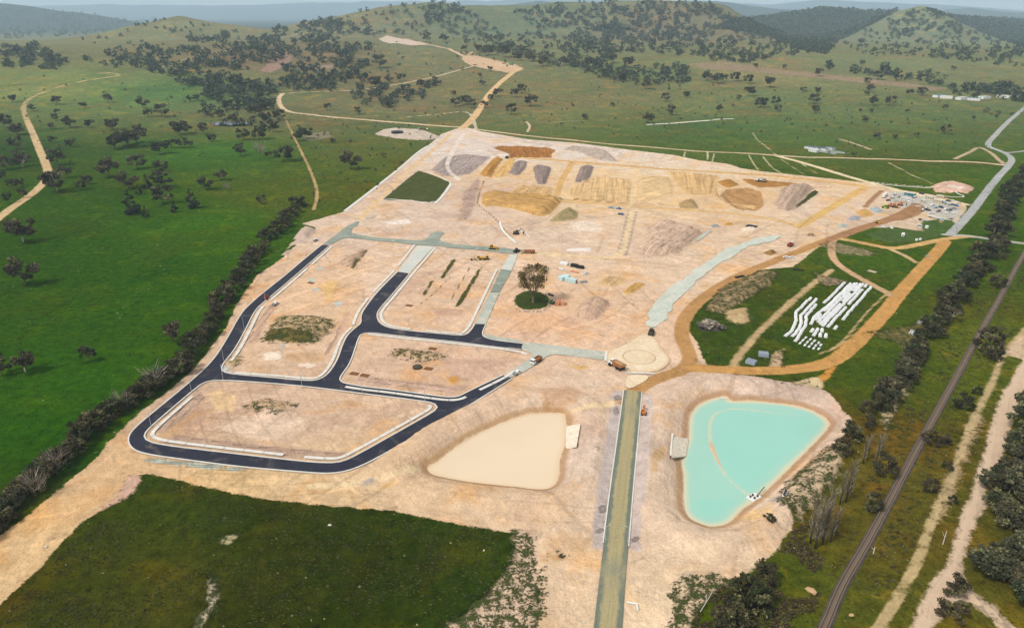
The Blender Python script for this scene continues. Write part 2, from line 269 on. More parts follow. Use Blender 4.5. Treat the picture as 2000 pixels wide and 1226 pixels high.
PB = [
 ([(305,864),(450,880),(640,899),(665,896),(690,884),(600,876),(470,864),(345,846)], (190,158,134), 2, 0, (20,3), 0),
 ([(392,762),(352,797),(303,838),(318,846),(362,812),(404,775)], (192,160,136), 2, 0, (-10,9), 0),
 ([(690,742),(760,753),(885,768),(925,752),(885,752),(780,742),(705,732)], (198,164,140), 2.5, 0, (20,3), 0),
 ([(480,665),(505,620),(530,590),(545,592),(520,630),(500,672)], (206,170,142), 2.5, 0, (-8,14), 0),
 ([(640,700),(655,670),(672,640),(690,612),(676,612),(650,650),(628,690)], (208,172,144), 2.5, 0, (-8,14), 0),
 ([(860,700),(960,700),(1010,700),(985,716),(930,745),(880,730)], (204,168,142), 4, 0, None, 0),
 ([(912,370),(935,345),(932,380),(915,425),(895,430),(900,395)], (186,156,136), 4, .8, None, 0.04),
 ([(1050,760),(1110,750),(1150,770),(1110,790),(1080,800)], (206,168,134), 4, 0, None, 0),
 ([(1480,745),(1550,752),(1620,785),(1640,825),(1620,845),(1600,815),(1560,790),(1490,775)], (198,172,152), 2.5, 0, (20,8), 0),
 ([(840,600),(905,605),(900,618),(850,616)], (196,160,132), 2, 0.4, None, 0),
 ([(1010,610),(1090,612),(1100,640),(1040,650),(990,640)], (226,180,140), 6, 0, None, 0),
 ([(1845,370),(1855,365),(1885,371),(1872,376)], (222,204,182), 1, -1, None, 0),
 ([(1424,388),(1480,396),(1470,403),(1432,392)], (214,176,124), 2, 0, None, 0),
 ([(555,618),(643,624),(645,630),(600,626)], (92,90,54), 0.8, .5, None, 0),
 ([(516,664),(524,650),(560,650),(612,655),(610,668),(560,668)], (120,112,72), 1.2, .3, None, 0.45),
 ([(560,690),(595,686),(640,690),(630,704),(590,708),(555,700)], (206,168,130), 2, 0, None, 0),
 ([(512,690),(545,684),(550,700),(520,704)], (234,214,190), 1.5, 0, None, 0),
 ([(575,712),(600,708),(620,712),(605,718)], (236,214,188), 1.0, 0, None, 0),
 ([(405,768),(440,758),(470,775),(455,800),(420,800)], (220,184,140), 3, 0, None, 0),
 ([(420,830),(520,800),(600,815),(560,860),(470,850)], (222,192,164), 4, 0, None, 0),
 ([(870,740),(890,733),(900,742),(885,752)], (206,158,88), 2, .6, None, 0),
 ([(1110,716),(1150,711),(1140,722)], (212,168,108), 3, 0, None, 0),
 ([(440,700),(460,690),(470,700),(455,715)], (188,160,108), 2, 0, None, 0.2),
 ([(428,716),(440,712),(455,724),(440,728)], (196,200,188), 1.5, 0, None, 0),
 ([(620,560),(650,545),(660,560),(640,590)], (218,178,120), 4, 0, None, 0),
 ([(1058,520),(1075,525),(1070,531),(1052,528)], (176,184,186), 1, .6, None, 0),
 ([(600,545),(612,541),(618,547),(606,551)], (188,192,180), 1.2, 0, None, 0),
 ([(608,563),(622,561),(624,567),(612,569)], (180,184,178), 1.0, 0.3, None, 0),
 ([(650,590),(665,586),(670,594),(655,598)], (190,192,180), 1.4, 0, None, 0),
 ([(618,522),(630,519),(632,525),(620,527)], (188,192,180), 1.0, 0, None, 0),
 ([(545,672),(556,670),(558,678),(548,679)], (184,188,178), 1.0, 0, None, 0),
 ([(1445,446),(1475,440),(1478,450),(1450,452)], (232,212,184), 2, 0.5, None, 0),
 ([(1110,433),(1170,430),(1176,450),(1120,452)], (228,206,182), 5, 0, None, 0),
 ([(1418,434),(1430,435),(1430,440),(1414,439)], (206,160,90), 1, 1, None, 0),
 ([(1387,440),(1400,437),(1408,442),(1392,446)], (160,156,150), 1, .8, None, 0),
 ([(1488,494),(1510,486),(1518,494),(1502,498)], (150,120,78), 1.2, 2, None, 0),
 ([(1575,457),(1590,455),(1592,461),(1578,463)], (150,124,94), 1, 1.2, None, 0),
 ([(700,540),(760,520),(790,500),(760,560),(720,590)], (224,192,162), 6, 0, None, 0),
 ([(720,455),(790,452),(786,462),(730,462)], (206,172,142), 3, 0, None, 0),
 ([(745,432),(800,428),(802,436),(760,438)], (236,220,204), 2, 0, None, 0),
 ([(1105,485),(1155,483),(1156,490),(1108,490)], (238,224,212), 1, 0, None, 0),
 ([(558,490),(568,480),(600,475),(585,468),(570,474),(552,494)], (196,170,152), 1, 2, None, 0),
 ([(548,500),(560,488),(568,489),(564,498)], (190,166,148), 1, 2, None, 0),
 ([(572,468),(590,445),(620,448),(600,470)], (196,170,152), 1.5, 2.5, None, 0),
 ([(1090,800),(1112,806),(1106,818),(1098,812)], (180,140,96), 1.0, 0, None, 0),
 ([(825,880),(846,905),(838,916),(822,905)], (196,158,118), 1.5, 0.3, None, 0),
 ([(700,940),(730,930),(740,945),(710,950)], (176,160,146), 1.5, .5, None, 0),
 ([(735,950),(770,938),(775,944),(745,956)], (222,174,108), 1.5, .3, None, 0),
 ([(1440,1000),(1500,985),(1510,1000),(1470,1020)], (226,186,128), 4, 0, None, 0),
 ([(1500,975),(1525,968),(1530,980),(1510,985)], (160,150,140), 1.5, 0, None, 0),
 ([(1330,850),(1340,840),(1335,890),(1310,890),(1305,860)], (206,178,150), 2, 0, None, 0),
 ([(1270,900),(1290,870),(1300,885),(1285,915),(1275,940)], (200,164,120), 2, 0, None, 0),
 ([(1050,1088),(1100,1080),(1115,1088),(1060,1096)], (206,166,118), 2, 0, None, 0.06),
]
TR = [  # tracks: points, width m, colour, edge softness
 ([(1225,785),(1243,757),(1290,735),(1335,722),(1350,703),(1340,678),(1331,655),(1332,630),(1350,602),(1385,572),(1430,545),(1500,514),(1560,490),(1620,467)], 8.5, (184,138,86), 1.2),
 ([(1615,470),(1680,446),(1740,428),(1785,405),(1790,400)], 10, (166,122,86), 1.2),
 ([(1755,428),(1785,420),(1803,405),(1790,398)], 7, (160,118,84), 1.2),
 ([(1690,404),(1700,392),(1722,372)], 5, (166,126,90), 1.5),
 ([(1340,716),(1400,722),(1500,725),(1580,718),(1625,706),(1660,680),(1720,620),(1760,570),(1800,525),(1835,487),(1846,472)], 9, (196,146,84), 1.0),
 ([(1630,464),(1623,480),(1626,505),(1650,525),(1700,555),(1745,580)], 5.5, (200,162,122), 1.2),
 ([(1640,466),(1690,475),(1745,486),(1800,476),(1850,466),(1885,462)], 7, (202,162,104), 1.2),
 ([(1740,486),(1768,498),(1788,512)], 4, (196,164,120), 1.2),
 ([(1625,526),(1600,545),(1560,578),(1511,620),(1480,650),(1446,690),(1430,717)], 4, (190,160,116), 2),
 ([(1600,690),(1635,676),(1660,650),(1700,600),(1738,570)], 1.6, (178,152,108), .6),
 ([(1855,458),(1872,442),(1905,405),(1945,350),(1968,326),(1979,312),(1965,300),(1945,291),(1925,284),(1945,262),(1975,232),(2040,175)], 7.5, (172,170,164), .8),
 ([(1962,299),(2005,294),(2060,285)], 6, (160,156,148), .8),
 ([(1845,458),(1900,461),(1950,470),(2010,477),(2060,482)], 6, (178,172,160), 1.2),
 ([(1960,322),(1900,316),(1800,314),(1650,309),(1540,305),(1400,297),(1300,290),(1200,282),(1100,272),(1000,262),(925,252)], 7, (212,182,146), 1.5),
 ([(1520,305),(1560,314),(1600,326),(1670,349),(1740,368),(1800,382),(1885,399)], 8, (226,204,164), 1.5),
 ([(1690,354),(1760,362),(1820,367)], 3, (222,206,178), 1.),
 ([(1735,318),(1770,336),(1822,360)], 3, (176,164,122), 1.),
 ([(-60,470),(0,422),(30,400),(60,380),(85,357),(95,343),(90,320),(76,290),(62,255),(48,225),(44,207),(60,190),(90,178),(130,165),(180,155),(215,150),(236,148),(225,143),(190,143)], 9, (204,172,128), 1.6),
 ([(553,183),(543,192),(547,207),(562,220),(600,223),(660,230),(750,238),(820,244),(905,249)], 9, (214,184,146), 2),
 ([(545,184),(590,181),(640,178),(700,176),(740,171),(800,160),(870,145),(925,128)], 7, (200,178,146), 2),
 ([(902,251),(925,232),(940,207),(956,182),(975,163),(1000,142),(1012,134)], 13, (216,178,128), 2),
 ([(1012,134),(975,126),(930,118),(900,108),(890,102),(870,94),(830,86),(790,76)], 12, (208,176,142), 2.5),
 ([(905,103),(925,100),(912,110)], 9, (196,156,120), 2.5),
 ([(295,141),(340,122),(400,110),(460,95),(520,77),(590,62)], 8, (184,168,138), 3),
 ([(553,222),(566,250),(580,280),(592,305),(608,335),(618,365),(620,385),(612,408)], 3.2, (188,156,108), 1.2),
 ([(930,252),(920,216),(860,224),(780,230)], 5, (196,180,150), 2),
 ([(1030,258),(1036,246),(1028,238)], 4, (206,182,152), 1.5),
 ([(1265,244),(1340,238),(1430,233)], 7, (226,216,196), 1.5),
 ([(1050,240),(1140,236),(1240,231),(1330,222),(1350,214)], 3, (176,158,118), 1.5),
 ([(1470,258),(1480,275),(1510,298),(1520,305)], 2.5, (184,168,128), 1.),
 ([(1390,320),(1395,300)], 2, (190,180,140), .8), ([(1462,303),(1475,325),(1482,333)], 2, (184,174,134), .8), ([(1490,306),(1505,325),(1525,338)], 2.2, (188,178,138), .8), ([(1525,310),(1555,330),(1572,342)], 1.6, (178,168,128), .8), ([(1565,318),(1605,345)], 1.6, (178,168,128), .8), ([(1382,296),(1382,312)], 2.4, (200,186,150), .8), ([(1338,296),(1336,306)], 2.2, (200,186,150), .8),
 ([(1960,320),(1915,283),(1895,298),(1865,310)], 5, (190,164,132), 2),
 ([(1640,272),(1680,284),(1700,292)], 5, (196,166,132), 2.5),
 ([(2060,570),(1998,650),(1975,672),(1955,700),(1940,745),(1910,800),(1890,845),(1872,890),(1852,950),(1822,1010),(1812,1040)], 2.6, (190,164,120), 1.6),
 ([(1818,1015),(1803,1050),(1784,1100),(1749,1162),(1706,1232),(1684,1270)], 1.7, (188,162,116), .8),
 ([(1826,1015),(1814,1050),(1797,1100),(1763,1162),(1721,1232),(1699,1270)], 1.7, (188,162,116), .8),
 ([(1200,785),(1150,800),(1000,800),(900,850),(800,930),(600,950)], 4, (226,196,154), 2.5),
 ([(1000,306),(1040,309),(1100,314),(1200,322),(1300,330),(1400,336),(1500,342),(1600,352),(1680,362)], 10, (212,168,108), 2.5),
 ([(1118,316),(1110,330),(1096,352),(1088,380)], 7, (210,166,106), 1.8),
 ([(1243,330),(1240,350),(1237,375),(1233,402)], 7, (226,192,146), 1.5),
 ([(1235,410),(1228,440),(1222,470),(1214,495),(1195,503),(1120,500),(1060,494),(1020,489)], 6, (224,194,152), 1.2),
 ([(1080,392),(1150,396),(1230,402),(1320,408),(1420,415),(1500,425),(1560,440)], 7, (214,174,118), 2.2),
 ([(1400,345),(1396,362),(1394,380)], 6, (214,176,124), 1.5),
 ([(1560,442),(1600,420),(1650,388),(1690,366)], 9, (214,172,108), 2.5),
 ([(945,352),(938,372),(930,398),(950,412),(972,430),(985,450),(1005,470)], 2, (150,124,92), 1),
 ([(943,379),(1020,383),(1102,389),(1170,394),(1240,399)], 2.6, (176,132,80), 1.2),
 ([(965,312),(1000,307),(1060,309),(1110,314)], 2.4, (196,148,88), 1.2),
 ([(1399,342),(1397,380),(1420,396),(1455,412)], 2.4, (182,140,92), 1.2),
 ([(1227,412),(1221,440),(1214,470),(1207,492)], 2.2, (178,154,136), 1.0),
 ([(1243,412),(1236,440),(1230,472),(1222,498)], 2.2, (178,154,136), 1.0),
 ([(905,262),(880,300),(870,330),(895,350)], 6, (226,206,190), 2),
 ([(880,262),(850,290),(800,330),(745,385),(700,428)], 6, (220,184,140), 2),
 ([(930,264),(1040,280),(1150,292),(1260,305)], 3.0, (206,182,166), 1.5),
 ([(1060,494),(1130,503),(1200,506),(1260,512),(1330,520)], 3.0, (206,170,136), 1.5),
 ([(880,585),(918,521)], 1.4, (130,108,74), .8),
 ([(815,598),(850,570),(880,540)], 1.2, (134,112,78), .8),
 ([(1100,870),(1020,900)], 0.1, (200,170,130), .5),
 ([(1990,690),(2040,640)], 14, (206,176,142), 2),
]
BEIGE = [(2080,640),(2000,697),(1993,709),(1951,782),(1912,915),(1873,1018),(1848,1103),(1809,1155),(1779,1226),(1740,1330),(1790,1330),(1818,1226),(1856,1176),(1886,1168),(1955,1226),(2030,1300),(2060,1290),(1981,1226),(1929,1172),(1884,1142),(1884,1078),(1899,1030),(1925,992),(1923,940),(1951,906),(1968,850),(2000,773),(2090,700)]
PB.append((BEIGE, (210,182,152), 1.4, 0, (-4,30), 0))

# ------------------------------------------------------------------ evaluate the survey on the terrain grid
FL = MX.ravel().copy(), MY.ravel().copy()
NV = FL[0].size
X, Y = FL
HF = HB.ravel().copy()
def cull(P, m):
    lo = P.min(0) - m; hi = P.max(0) + m
    return np.where((X > lo[0]) & (X < hi[0]) & (Y > lo[1]) & (Y < hi[1]))[0]
bareW = W(BARE)
bare_sd = np.full(NV, -40.0); i = cull(bareW, 40); bare_sd[i] = np.clip(poly_sd(bareW, X[i], Y[i]), -40, 60)
guide = np.full(NV, 60.0); gw = np.zeros(NV); i = cull(bareW, 5); guide[i] = np.abs(bare_sd[i]); gw[i] = smooth(26, 8, np.abs(bare_sd[i]))
# gentle natural undulation outside the levelled site
HF += (fbm(X / 90, Y / 90, 3) * 1.6 + fbm(X / 26, Y / 26, 2) * .35) * smooth(-2, -40, bare_sd) * smooth(250, 500, Y)
HF += (fbm(X / 9, Y / 9, 3) - 1.0) * 0.28 * smooth(2, 12, bare_sd)
def layer(patches):
    sdv = np.full(NV, -30.0); colv = np.zeros((NV, 4)); weed = np.zeros(NV)
    for P, c, soft, hgt, stripe, wd in patches:
        Q = ease(W(P)); Q = Q[~np.isnan(Q).any(1)]
        i = cull(Q, 28)
        if len(i) == 0: continue
        s = poly_sd(Q, X[i], Y[i]); s = np.maximum(s, -28) / max(soft, .3)
        up = s > sdv[i]; j = i[up]
        sdv[j] = s[up]; colv[j, :3] = np.minimum(.85, np.array(S(*c)) * ((1.06, 1.08, 1.12) if min(c) > 90 else (1, .92, .7))); colv[j, 3] = 1
        raw = s * max(soft, .3)
        k = i[raw > -2]; weed[k] = wd if wd > 0 else weed[k] * 0
        if hgt != 0:
            a = abs(hgt); a *= 1.25; t = np.clip(raw[raw > 0] * .72, 0, a)
            bump = t + (fbm(X[i[raw > 0]] / 5, Y[i[raw > 0]] / 6, 3) * .35 * t)
            HF[i[raw > 0]] += np.sign(hgt) * bump
        m = raw > 0
        if stripe is not None:
            c0 = Q.mean(0); d = None
            p0 = np.mean(np.array(P, float), 0); d = W([(p0[0], p0[1]), (p0[0] + stripe[0], p0[1] + stripe[1])]); d = d[1] - d[0]
            d = d / np.hypot(*d)
            guide[i[m]] = ((X[i[m]] - c0[0]) * -d[1] + (Y[i[m]] - c0[1]) * d[0]) + 300; gw[i[m]] = smooth(0, 4, raw[m])
    return sdv, colv, weed
a_sd, a_col, a_weed = layer(PA)
b_sd, b_col, b_weed = layer(PB)
weed = np.maximum(a_weed, b_weed)
t_sd = np.full(NV, -30.0); t_col = np.zeros((NV, 4))
for P, w, c, soft in TR:
    Q = chaikin(W(P), 2, False); Q = Q[~np.isnan(Q).any(1)]
    i = cull(Q, 25 + w)
    if len(i) == 0: continue
    d, _ = seg_dist(Q, X[i], Y[i]); s = (w / 2 - d) / soft
    up = s > t_sd[i]; j = i[up]; t_sd[j] = s[up]; t_col[j, :3] = np.minimum(.85, np.array(S(*c)) * (1.06, 1.1, 1.14)); t_col[j, 3] = 1
    n = d < w * .55
    guide[i[n]] = d[n] + 120; gw[i[n]] = smooth(w * .55, w * .4, d[n])
q_ = W([(1236,763),(1221,900),(1214,950),(1202,1074),(1187,1226),(1173,1400)]); i = cull(q_, 34); d, _ = seg_dist(q_, X[i], Y[i])
n = (d < 32) & (gw[i] < .5); guide[i[n]] = d[n] + 80; gw[i[n]] = smooth(32, 14, d[n])
# pond basins
pond_sd = np.full(NV, -30.0)
for Pw, rim in ((POND1W, 1.1), (POND2W, 1.9)):
    i = cull(Pw, 30); s = poly_sd(Pw, X[i], Y[i]); pond_sd[i] = np.maximum(pond_sd[i], s)
    g = np.abs(s); guide[i] = np.where(g < 22, g + 40, guide[i]); gw[i] = np.where(g < 22, smooth(22, 12, g), gw[i])
    ramp_ = np.where(s > 0, ZW - .05 - np.minimum(s * .45, 3.0), np.minimum(ZW + .02 + (-s) * (.48 + .12 * fbm(X[i] / 4, Y[i] / 4, 2)), rim * smooth(20, 9, -s)) + np.where(s < 0, 1.1 * np.exp(-((-s - 15) / 2.2) ** 2), 0))
    HF[i] = np.where(s > -22, ramp_ + HF[i] * smooth(6, 22, -s) * .5, HF[i])
i = cull(BUNDW, 12); d, a = seg_dist(BUNDW, X[i], Y[i])
crest = ZW + np.interp(a / (len(BUNDW) - 1), [0, .18, .38, .52, .56, .66, .74, .92, 1], [-.5, -.05, -.1, .3, .75, .55, .15, .25, .5])
HF[i] = np.maximum(HF[i], crest - d * .7)
# regional colours from the survey knots
def knots(K):
    k = np.array(K, float); w = W(k[:, :2]); ok = ~np.isnan(w).any(1)
    q = np.stack([w[ok, 0] / (w[ok, 1] + 60), 1.1 * np.log(w[ok, 1] + 60)], 1)
    vx = X / (np.maximum(Y, 60) + 60); vy = 1.1 * np.log(np.maximum(Y, 60) + 60)
    num = np.zeros((NV, 3)); den = np.zeros(NV)
    for (a, b), c in zip(q, k[ok, 2:]):
        wgt = 1 / ((vx - a) ** 2 + (vy - b) ** 2 + .004) ** 1.6
        num += wgt[:, None] * np.array(S(*c)); den += wgt
    o = np.ones((NV, 4)); o[:, :3] = num / den[:, None]; return o
g_col = knots(GRASS_K); bare_col = knots(BARE_K)
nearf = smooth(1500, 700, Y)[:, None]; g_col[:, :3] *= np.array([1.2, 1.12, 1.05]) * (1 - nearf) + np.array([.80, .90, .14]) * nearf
fw = smooth(5600, 8200, Y)[:, None]; g_col[:, :3] = g_col[:, :3] * (1 - fw) + np.array(S(56, 66, 58)) * fw   # the far ranges are forest
bare_col[:, :3] = np.minimum(.85, bare_col[:, :3] * np.array([1.03, 1.07, 1.12]))
HF2 = HF.reshape(MX.shape)
def zat(x, y): return float(bil(HF2, np.array([x]), np.array([y]))[0])
def zats(x, y): return bil(HF2, np.asarray(x, float), np.asarray(y, float))

# ------------------------------------------------------------------ node helpers and materials
class G:
    def __init__(s, name):
        s.m = bpy.data.materials.new(name); s.m.use_nodes = True; s.t = s.m.node_tree; s.t.nodes.clear()
        s.out = s.t.nodes.new('ShaderNodeOutputMaterial')
        s.bsdf = s.t.nodes.new('ShaderNodeBsdfPrincipled'); s.t.links.new(s.bsdf.outputs[0], s.out.inputs[0])
        s.bsdf.inputs['Roughness'].default_value = .9; s.bsdf.inputs['Specular IOR Level'].default_value = .2
    def put(s, sock, v):
        if hasattr(v, 'is_output'): s.t.links.new(v, sock)
        elif isinstance(v, (tuple, list)) and len(v) == 3 and sock.type == 'RGBA': sock.default_value = (*v, 1)
        else: sock.default_value = v
    def math(s, op, a, b=0.0, c=None, clamp=False):
        n = s.t.nodes.new('ShaderNodeMath'); n.operation = op; n.use_clamp = clamp
        s.put(n.inputs[0], a); s.put(n.inputs[1], b)
        if c is not None: s.put(n.inputs[2], c)
        return n.outputs[0]
    def mix(s, f, a, b, mode='MIX'):
        n = s.t.nodes.new('ShaderNodeMix'); n.data_type = 'RGBA'; n.blend_type = mode
        s.put(n.inputs[0], f); s.put(n.inputs[6], a); s.put(n.inputs[7], b); return n.outputs[2]
    def attr(s, name, fac=False):
        n = s.t.nodes.new('ShaderNodeAttribute'); n.attribute_name = name; return n.outputs[2 if fac else 0]
    def pos(s): return s.t.nodes.new('ShaderNodeNewGeometry').outputs[0]
    def objpos(s): return s.t.nodes.new('ShaderNodeTexCoord').outputs[3]
    def rnd(s): return s.t.nodes.new('ShaderNodeObjectInfo').outputs[5]
    def noise(s, vec, scale, detail=4, rough=.55, dist=0.0):
        n = s.t.nodes.new('ShaderNodeTexNoise'); s.put(n.inputs['Vector'], vec)
        n.inputs['Scale'].default_value = scale; n.inputs['Detail'].default_value = detail; n.inputs['Roughness'].default_value = rough
        n.inputs['Distortion'].default_value = dist; return n.outputs[0]
    def sstep(s, v, a, b, lo=0.0, hi=1.0):
        n = s.t.nodes.new('ShaderNodeMapRange'); n.interpolation_type = 'SMOOTHSTEP'
        s.put(n.inputs[0], v); n.inputs[1].default_value = a; n.inputs[2].default_value = b; n.inputs[3].default_value = lo; n.inputs[4].default_value = hi
        return n.outputs[0]
    def lmap(s, v, a, b, lo, hi):
        n = s.t.nodes.new('ShaderNodeMapRange'); s.put(n.inputs[0], v)
        n.inputs[1].default_value = a; n.inputs[2].default_value = b; n.inputs[3].default_value = lo; n.inputs[4].default_value = hi
        return n.outputs[0]
    def xyz(s, x, y, z):
        n = s.t.nodes.new('ShaderNodeCombineXYZ'); s.put(n.inputs[0], x); s.put(n.inputs[1], y); s.put(n.inputs[2], z); return n.outputs[0]
    def sep(s, v):
        n = s.t.nodes.new('ShaderNodeSeparateXYZ'); s.put(n.inputs[0], v); return n.outputs
    def scale(s, col, f):
        n = s.t.nodes.new('ShaderNodeVectorMath'); n.operation = 'SCALE'; s.put(n.inputs[0], col); s.put(n.inputs[3], f); return n.outputs[0]
    def bump(s, h, strength, dist):
        n = s.t.nodes.new('ShaderNodeBump'); n.inputs['Strength'].default_value = strength; n.inputs['Distance'].default_value = dist
        s.put(n.inputs['Height'], h); s.t.links.new(n.outputs[0], s.bsdf.inputs['Normal'])
    def color(s, c): s.put(s.bsdf.inputs['Base Color'], c); return s
MATS = {}
def plain(name, rgb, rough=.7, metal=0.0, vary=.18, scale=1.5):
    """surface of one paint or stuff, with slight blotches and dust"""
    if name in MATS: return MATS[name]
    g = G(name); n = g.noise(g.objpos(), scale, 3)
    g.color(g.scale(S(*rgb), g.lmap(n, .3, .7, 1 - vary, 1 + vary)))
    g.bsdf.inputs['Roughness'].default_value = rough; g.bsdf.inputs['Metallic'].default_value = metal
    MATS[name] = g.m; return g.m

# terrain material
g = G('ground_cover'); p = g.pos(); sx, sy, sz = g.sep(p)
n_big = g.noise(p, .006, 5, .6); n_mid = g.noise(p, .035, 6, .6); n_sml = g.noise(p, .22, 5, .65); n_fine = g.noise(p, 1.1, 4, .7)
gc = g.attr('g_col')
yellow = g.mix(1.0, gc, (1.75, 1.28, .9), 'MULTIPLY'); deep = g.mix(1.0, gc, (.72, .86, .72), 'MULTIPLY'); dry = g.mix(1.0, gc, (2.1, 1.35, 1.45), 'MULTIPLY')
gcol = g.mix(g.sstep(n_mid, .5, .68), gc, yellow)
gcol = g.mix(g.sstep(g.noise(p, .017, 5, .62), .54, .68), gcol, deep)
gcol = g.mix(g.math('MULTIPLY', g.sstep(g.noise(p, .055, 7, .7, .6), .585, .68), .75), gcol, dry)
gcol = g.scale(gcol, g.math('MULTIPLY', g.lmap(n_sml, .25, .75, .5, 1.5), g.lmap(n_fine, .25, .75, .5, 1.5)))
gcol = g.mix(g.math('MULTIPLY', g.sstep(g.noise(g.xyz(sx, g.math('MULTIPLY', sy, .45), 0.0), .16, 6, .72), .55, .68), .8), gcol, g.mix(1.0, gc, (1.9, 1.5, 1.1), 'MULTIPLY'))
gcol = g.mix(g.math('MULTIPLY', g.sstep(g.noise(p, .011, 6, .68, .7), .5, .62), .6), gcol, g.mix(1.0, gcol, (1.35, .86, .85), 'MULTIPLY'))
gcol = g.mix(g.sstep(g.noise(p, .33, 5, .7), .57, .66), gcol, g.mix(1.0, gcol, (.45, .5, .5), 'MULTIPLY'))
gcol = g.scale(gcol, g.lmap(n_big, .3, .7, .85, 1.15))
bc = g.attr('b_col')
gd = g.attr('guide', True); gwt = g.attr('gw', True)
streak = g.noise(g.xyz(g.math('MULTIPLY', gd, .62), g.math('MULTIPLY', sx, .018), g.math('MULTIPLY', sy, .018)), 1.0, 5, .7)
streak2 = g.noise(g.xyz(g.math('MULTIPLY', gd, 2.1), g.math('MULTIPLY', sx, .05), g.math('MULTIPLY', sy, .05)), 1.0, 3, .6)
diag = g.noise(g.xyz(g.math('ADD', g.math('MULTIPLY', sx, .55), g.math('MULTIPLY', sy, .33)), g.math('SUBTRACT', g.math('MULTIPLY', sy, .05), g.math('MULTIPLY', sx, .03)), 0.0), 1.0, 5, .7, .4)
diag2 = g.noise(g.xyz(g.math('SUBTRACT', g.math('MULTIPLY', sx, .6), g.math('MULTIPLY', sy, .22)), g.math('ADD', g.math('MULTIPLY', sy, .05), g.math('MULTIPLY', sx, .02)), 3.0), 1.0, 5, .7, .6)
blot = g.noise(p, .075, 6, .68, .9)
earth_var0 = g.math('MULTIPLY', g.math('MULTIPLY', g.lmap(blot, .3, .7, .80, 1.13), g.math('SUBTRACT', 1.0, g.math('MULTIPLY', g.sstep(g.noise(p, .19, 5, .7, .4), .6, .7), .24))), g.math('ADD', 1.0, g.math('MULTIPLY', g.math('SUBTRACT', diag2, .5), g.math('MULTIPLY', g.sstep(n_mid, .45, .6), .5))))
earth_var = g.math('MULTIPLY', earth_var0, g.math('MULTIPLY', g.math('MULTIPLY', g.math('ADD', 1.0, g.math('MULTIPLY', g.math('SUBTRACT', streak, .5), g.math('MULTIPLY', gwt, .42))), g.math('ADD', 1.0, g.math('MULTIPLY', g.math('SUBTRACT', streak2, .5), g.math('MULTIPLY', gwt, .25)))), g.math('MULTIPLY', g.lmap(diag, .25, .75, .9, 1.1), g.math('MULTIPLY', g.lmap(n_sml, .25, .75, .87, 1.11), g.lmap(n_fine, .25, .75, .8, 1.2)))))
rows = g.noise(g.xyz(g.math('MULTIPLY', gd, .38), g.math('MULTIPLY', sx, .012), g.math('MULTIPLY', sy, .012)), 1.0, 4, .7)
rmask = g.math('MULTIPLY', g.sstep(gd, 150, 200), gwt)
earth_var = g.math('MULTIPLY', earth_var, g.math('ADD', 1.0, g.math('MULTIPLY', rmask, g.math('MULTIPLY', g.math('SUBTRACT', rows, .52), 1.6))))
ochre = g.mix(1.0, bc, (1.0, .85, .64), 'MULTIPLY'); pinkish = g.mix(1.0, bc, (.88, .83, .84), 'MULTIPLY')
bcol = g.mix(g.sstep(g.noise(p, .03, 5, .62, .5), .48, .68), bc, ochre)
bcol = g.mix(g.sstep(g.noise(p, .021, 6, .65, .8), .52, .66), bcol, pinkish)
def wheel_lines(rot, sc, dist, seedz, lo):
    n = g.t.nodes.new('ShaderNodeTexWave'); n.wave_type = 'BANDS'; n.bands_direction = 'X'
    c_, s_ = math.cos(rot), math.sin(rot)
    v = g.xyz(g.math('ADD', g.math('MULTIPLY', sx, c_), g.math('MULTIPLY', sy, s_)), g.math('SUBTRACT', g.math('MULTIPLY', sy, c_), g.math('MULTIPLY', sx, s_)), seedz)
    g.put(n.inputs['Vector'], v); n.inputs['Scale'].default_value = sc; n.inputs['Distortion'].default_value = dist; n.inputs['Detail'].default_value = 2.0; n.inputs['Detail Scale'].default_value = .18; n.inputs['Detail Roughness'].default_value = .45
    return g.math('MULTIPLY', g.sstep(n.outputs[1], .955, .985), g.sstep(g.noise(g.xyz(sx, sy, seedz), .013, 3, .5), lo, lo + .1))
wl = g.math('MAXIMUM', wheel_lines(.4, .022, 26, 5.0, .5), g.math('MAXIMUM', wheel_lines(1.7, .03, 30, 11.0, .52), wheel_lines(2.6, .018, 34, 23.0, .5)))
earth_var = g.math('MULTIPLY', earth_var, g.math('SUBTRACT', 1.0, g.math('MULTIPLY', wl, .17)))
wl2 = g.math('MAXIMUM', wheel_lines(.9, .025, 28, 41.0, .53), wheel_lines(2.1, .02, 30, 57.0, .52))
earth_var = g.math('MULTIPLY', earth_var, g.math('ADD', 1.0, g.math('MULTIPLY', wl2, .14)))
earth_var = g.math('MULTIPLY', earth_var, g.math('ADD', 1.0, g.math('MULTIPLY', g.sstep(g.noise(g.xyz(sx, sy, 77.0), .045, 6, .7, 1.2), .58, .64), .12)))
earth_var = g.math('MULTIPLY', earth_var, g.math('SUBTRACT', 1.0, g.math('MULTIPLY', g.sstep(g.noise(g.xyz(sx, sy, 31.0), .06, 6, .72, 1.4), .6, .66), .2)))
edge = g.math('ADD', g.math('SUBTRACT', g.math('ADD', n_sml, g.math('MULTIPLY', n_fine, .6)), .8), g.math('MULTIPLY', g.math('SUBTRACT', g.noise(p, .07, 5, .65), .5), .9))
bmask = g.sstep(g.math('ADD', g.attr('bare_sd', True), g.math('MULTIPLY', edge, 3.6)), -.5, .5)
edge_s = g.math('MULTIPLY', edge, 3.2)
col = g.mix(bmask, gcol, bcol)
amask = g.sstep(g.math('ADD', g.attr('a_sd', True), edge_s), -.6, .6)
col = g.mix(amask, col, g.attr('a_col'))
col = g.mix(g.sstep(g.math('ADD', g.attr('t_sd', True), g.math('MULTIPLY', edge, 1.6)), -.6, .6), col, g.attr('t_col'))
bm2 = g.sstep(g.math('ADD', g.attr('p_sd', True), edge_s), -.6, .6)
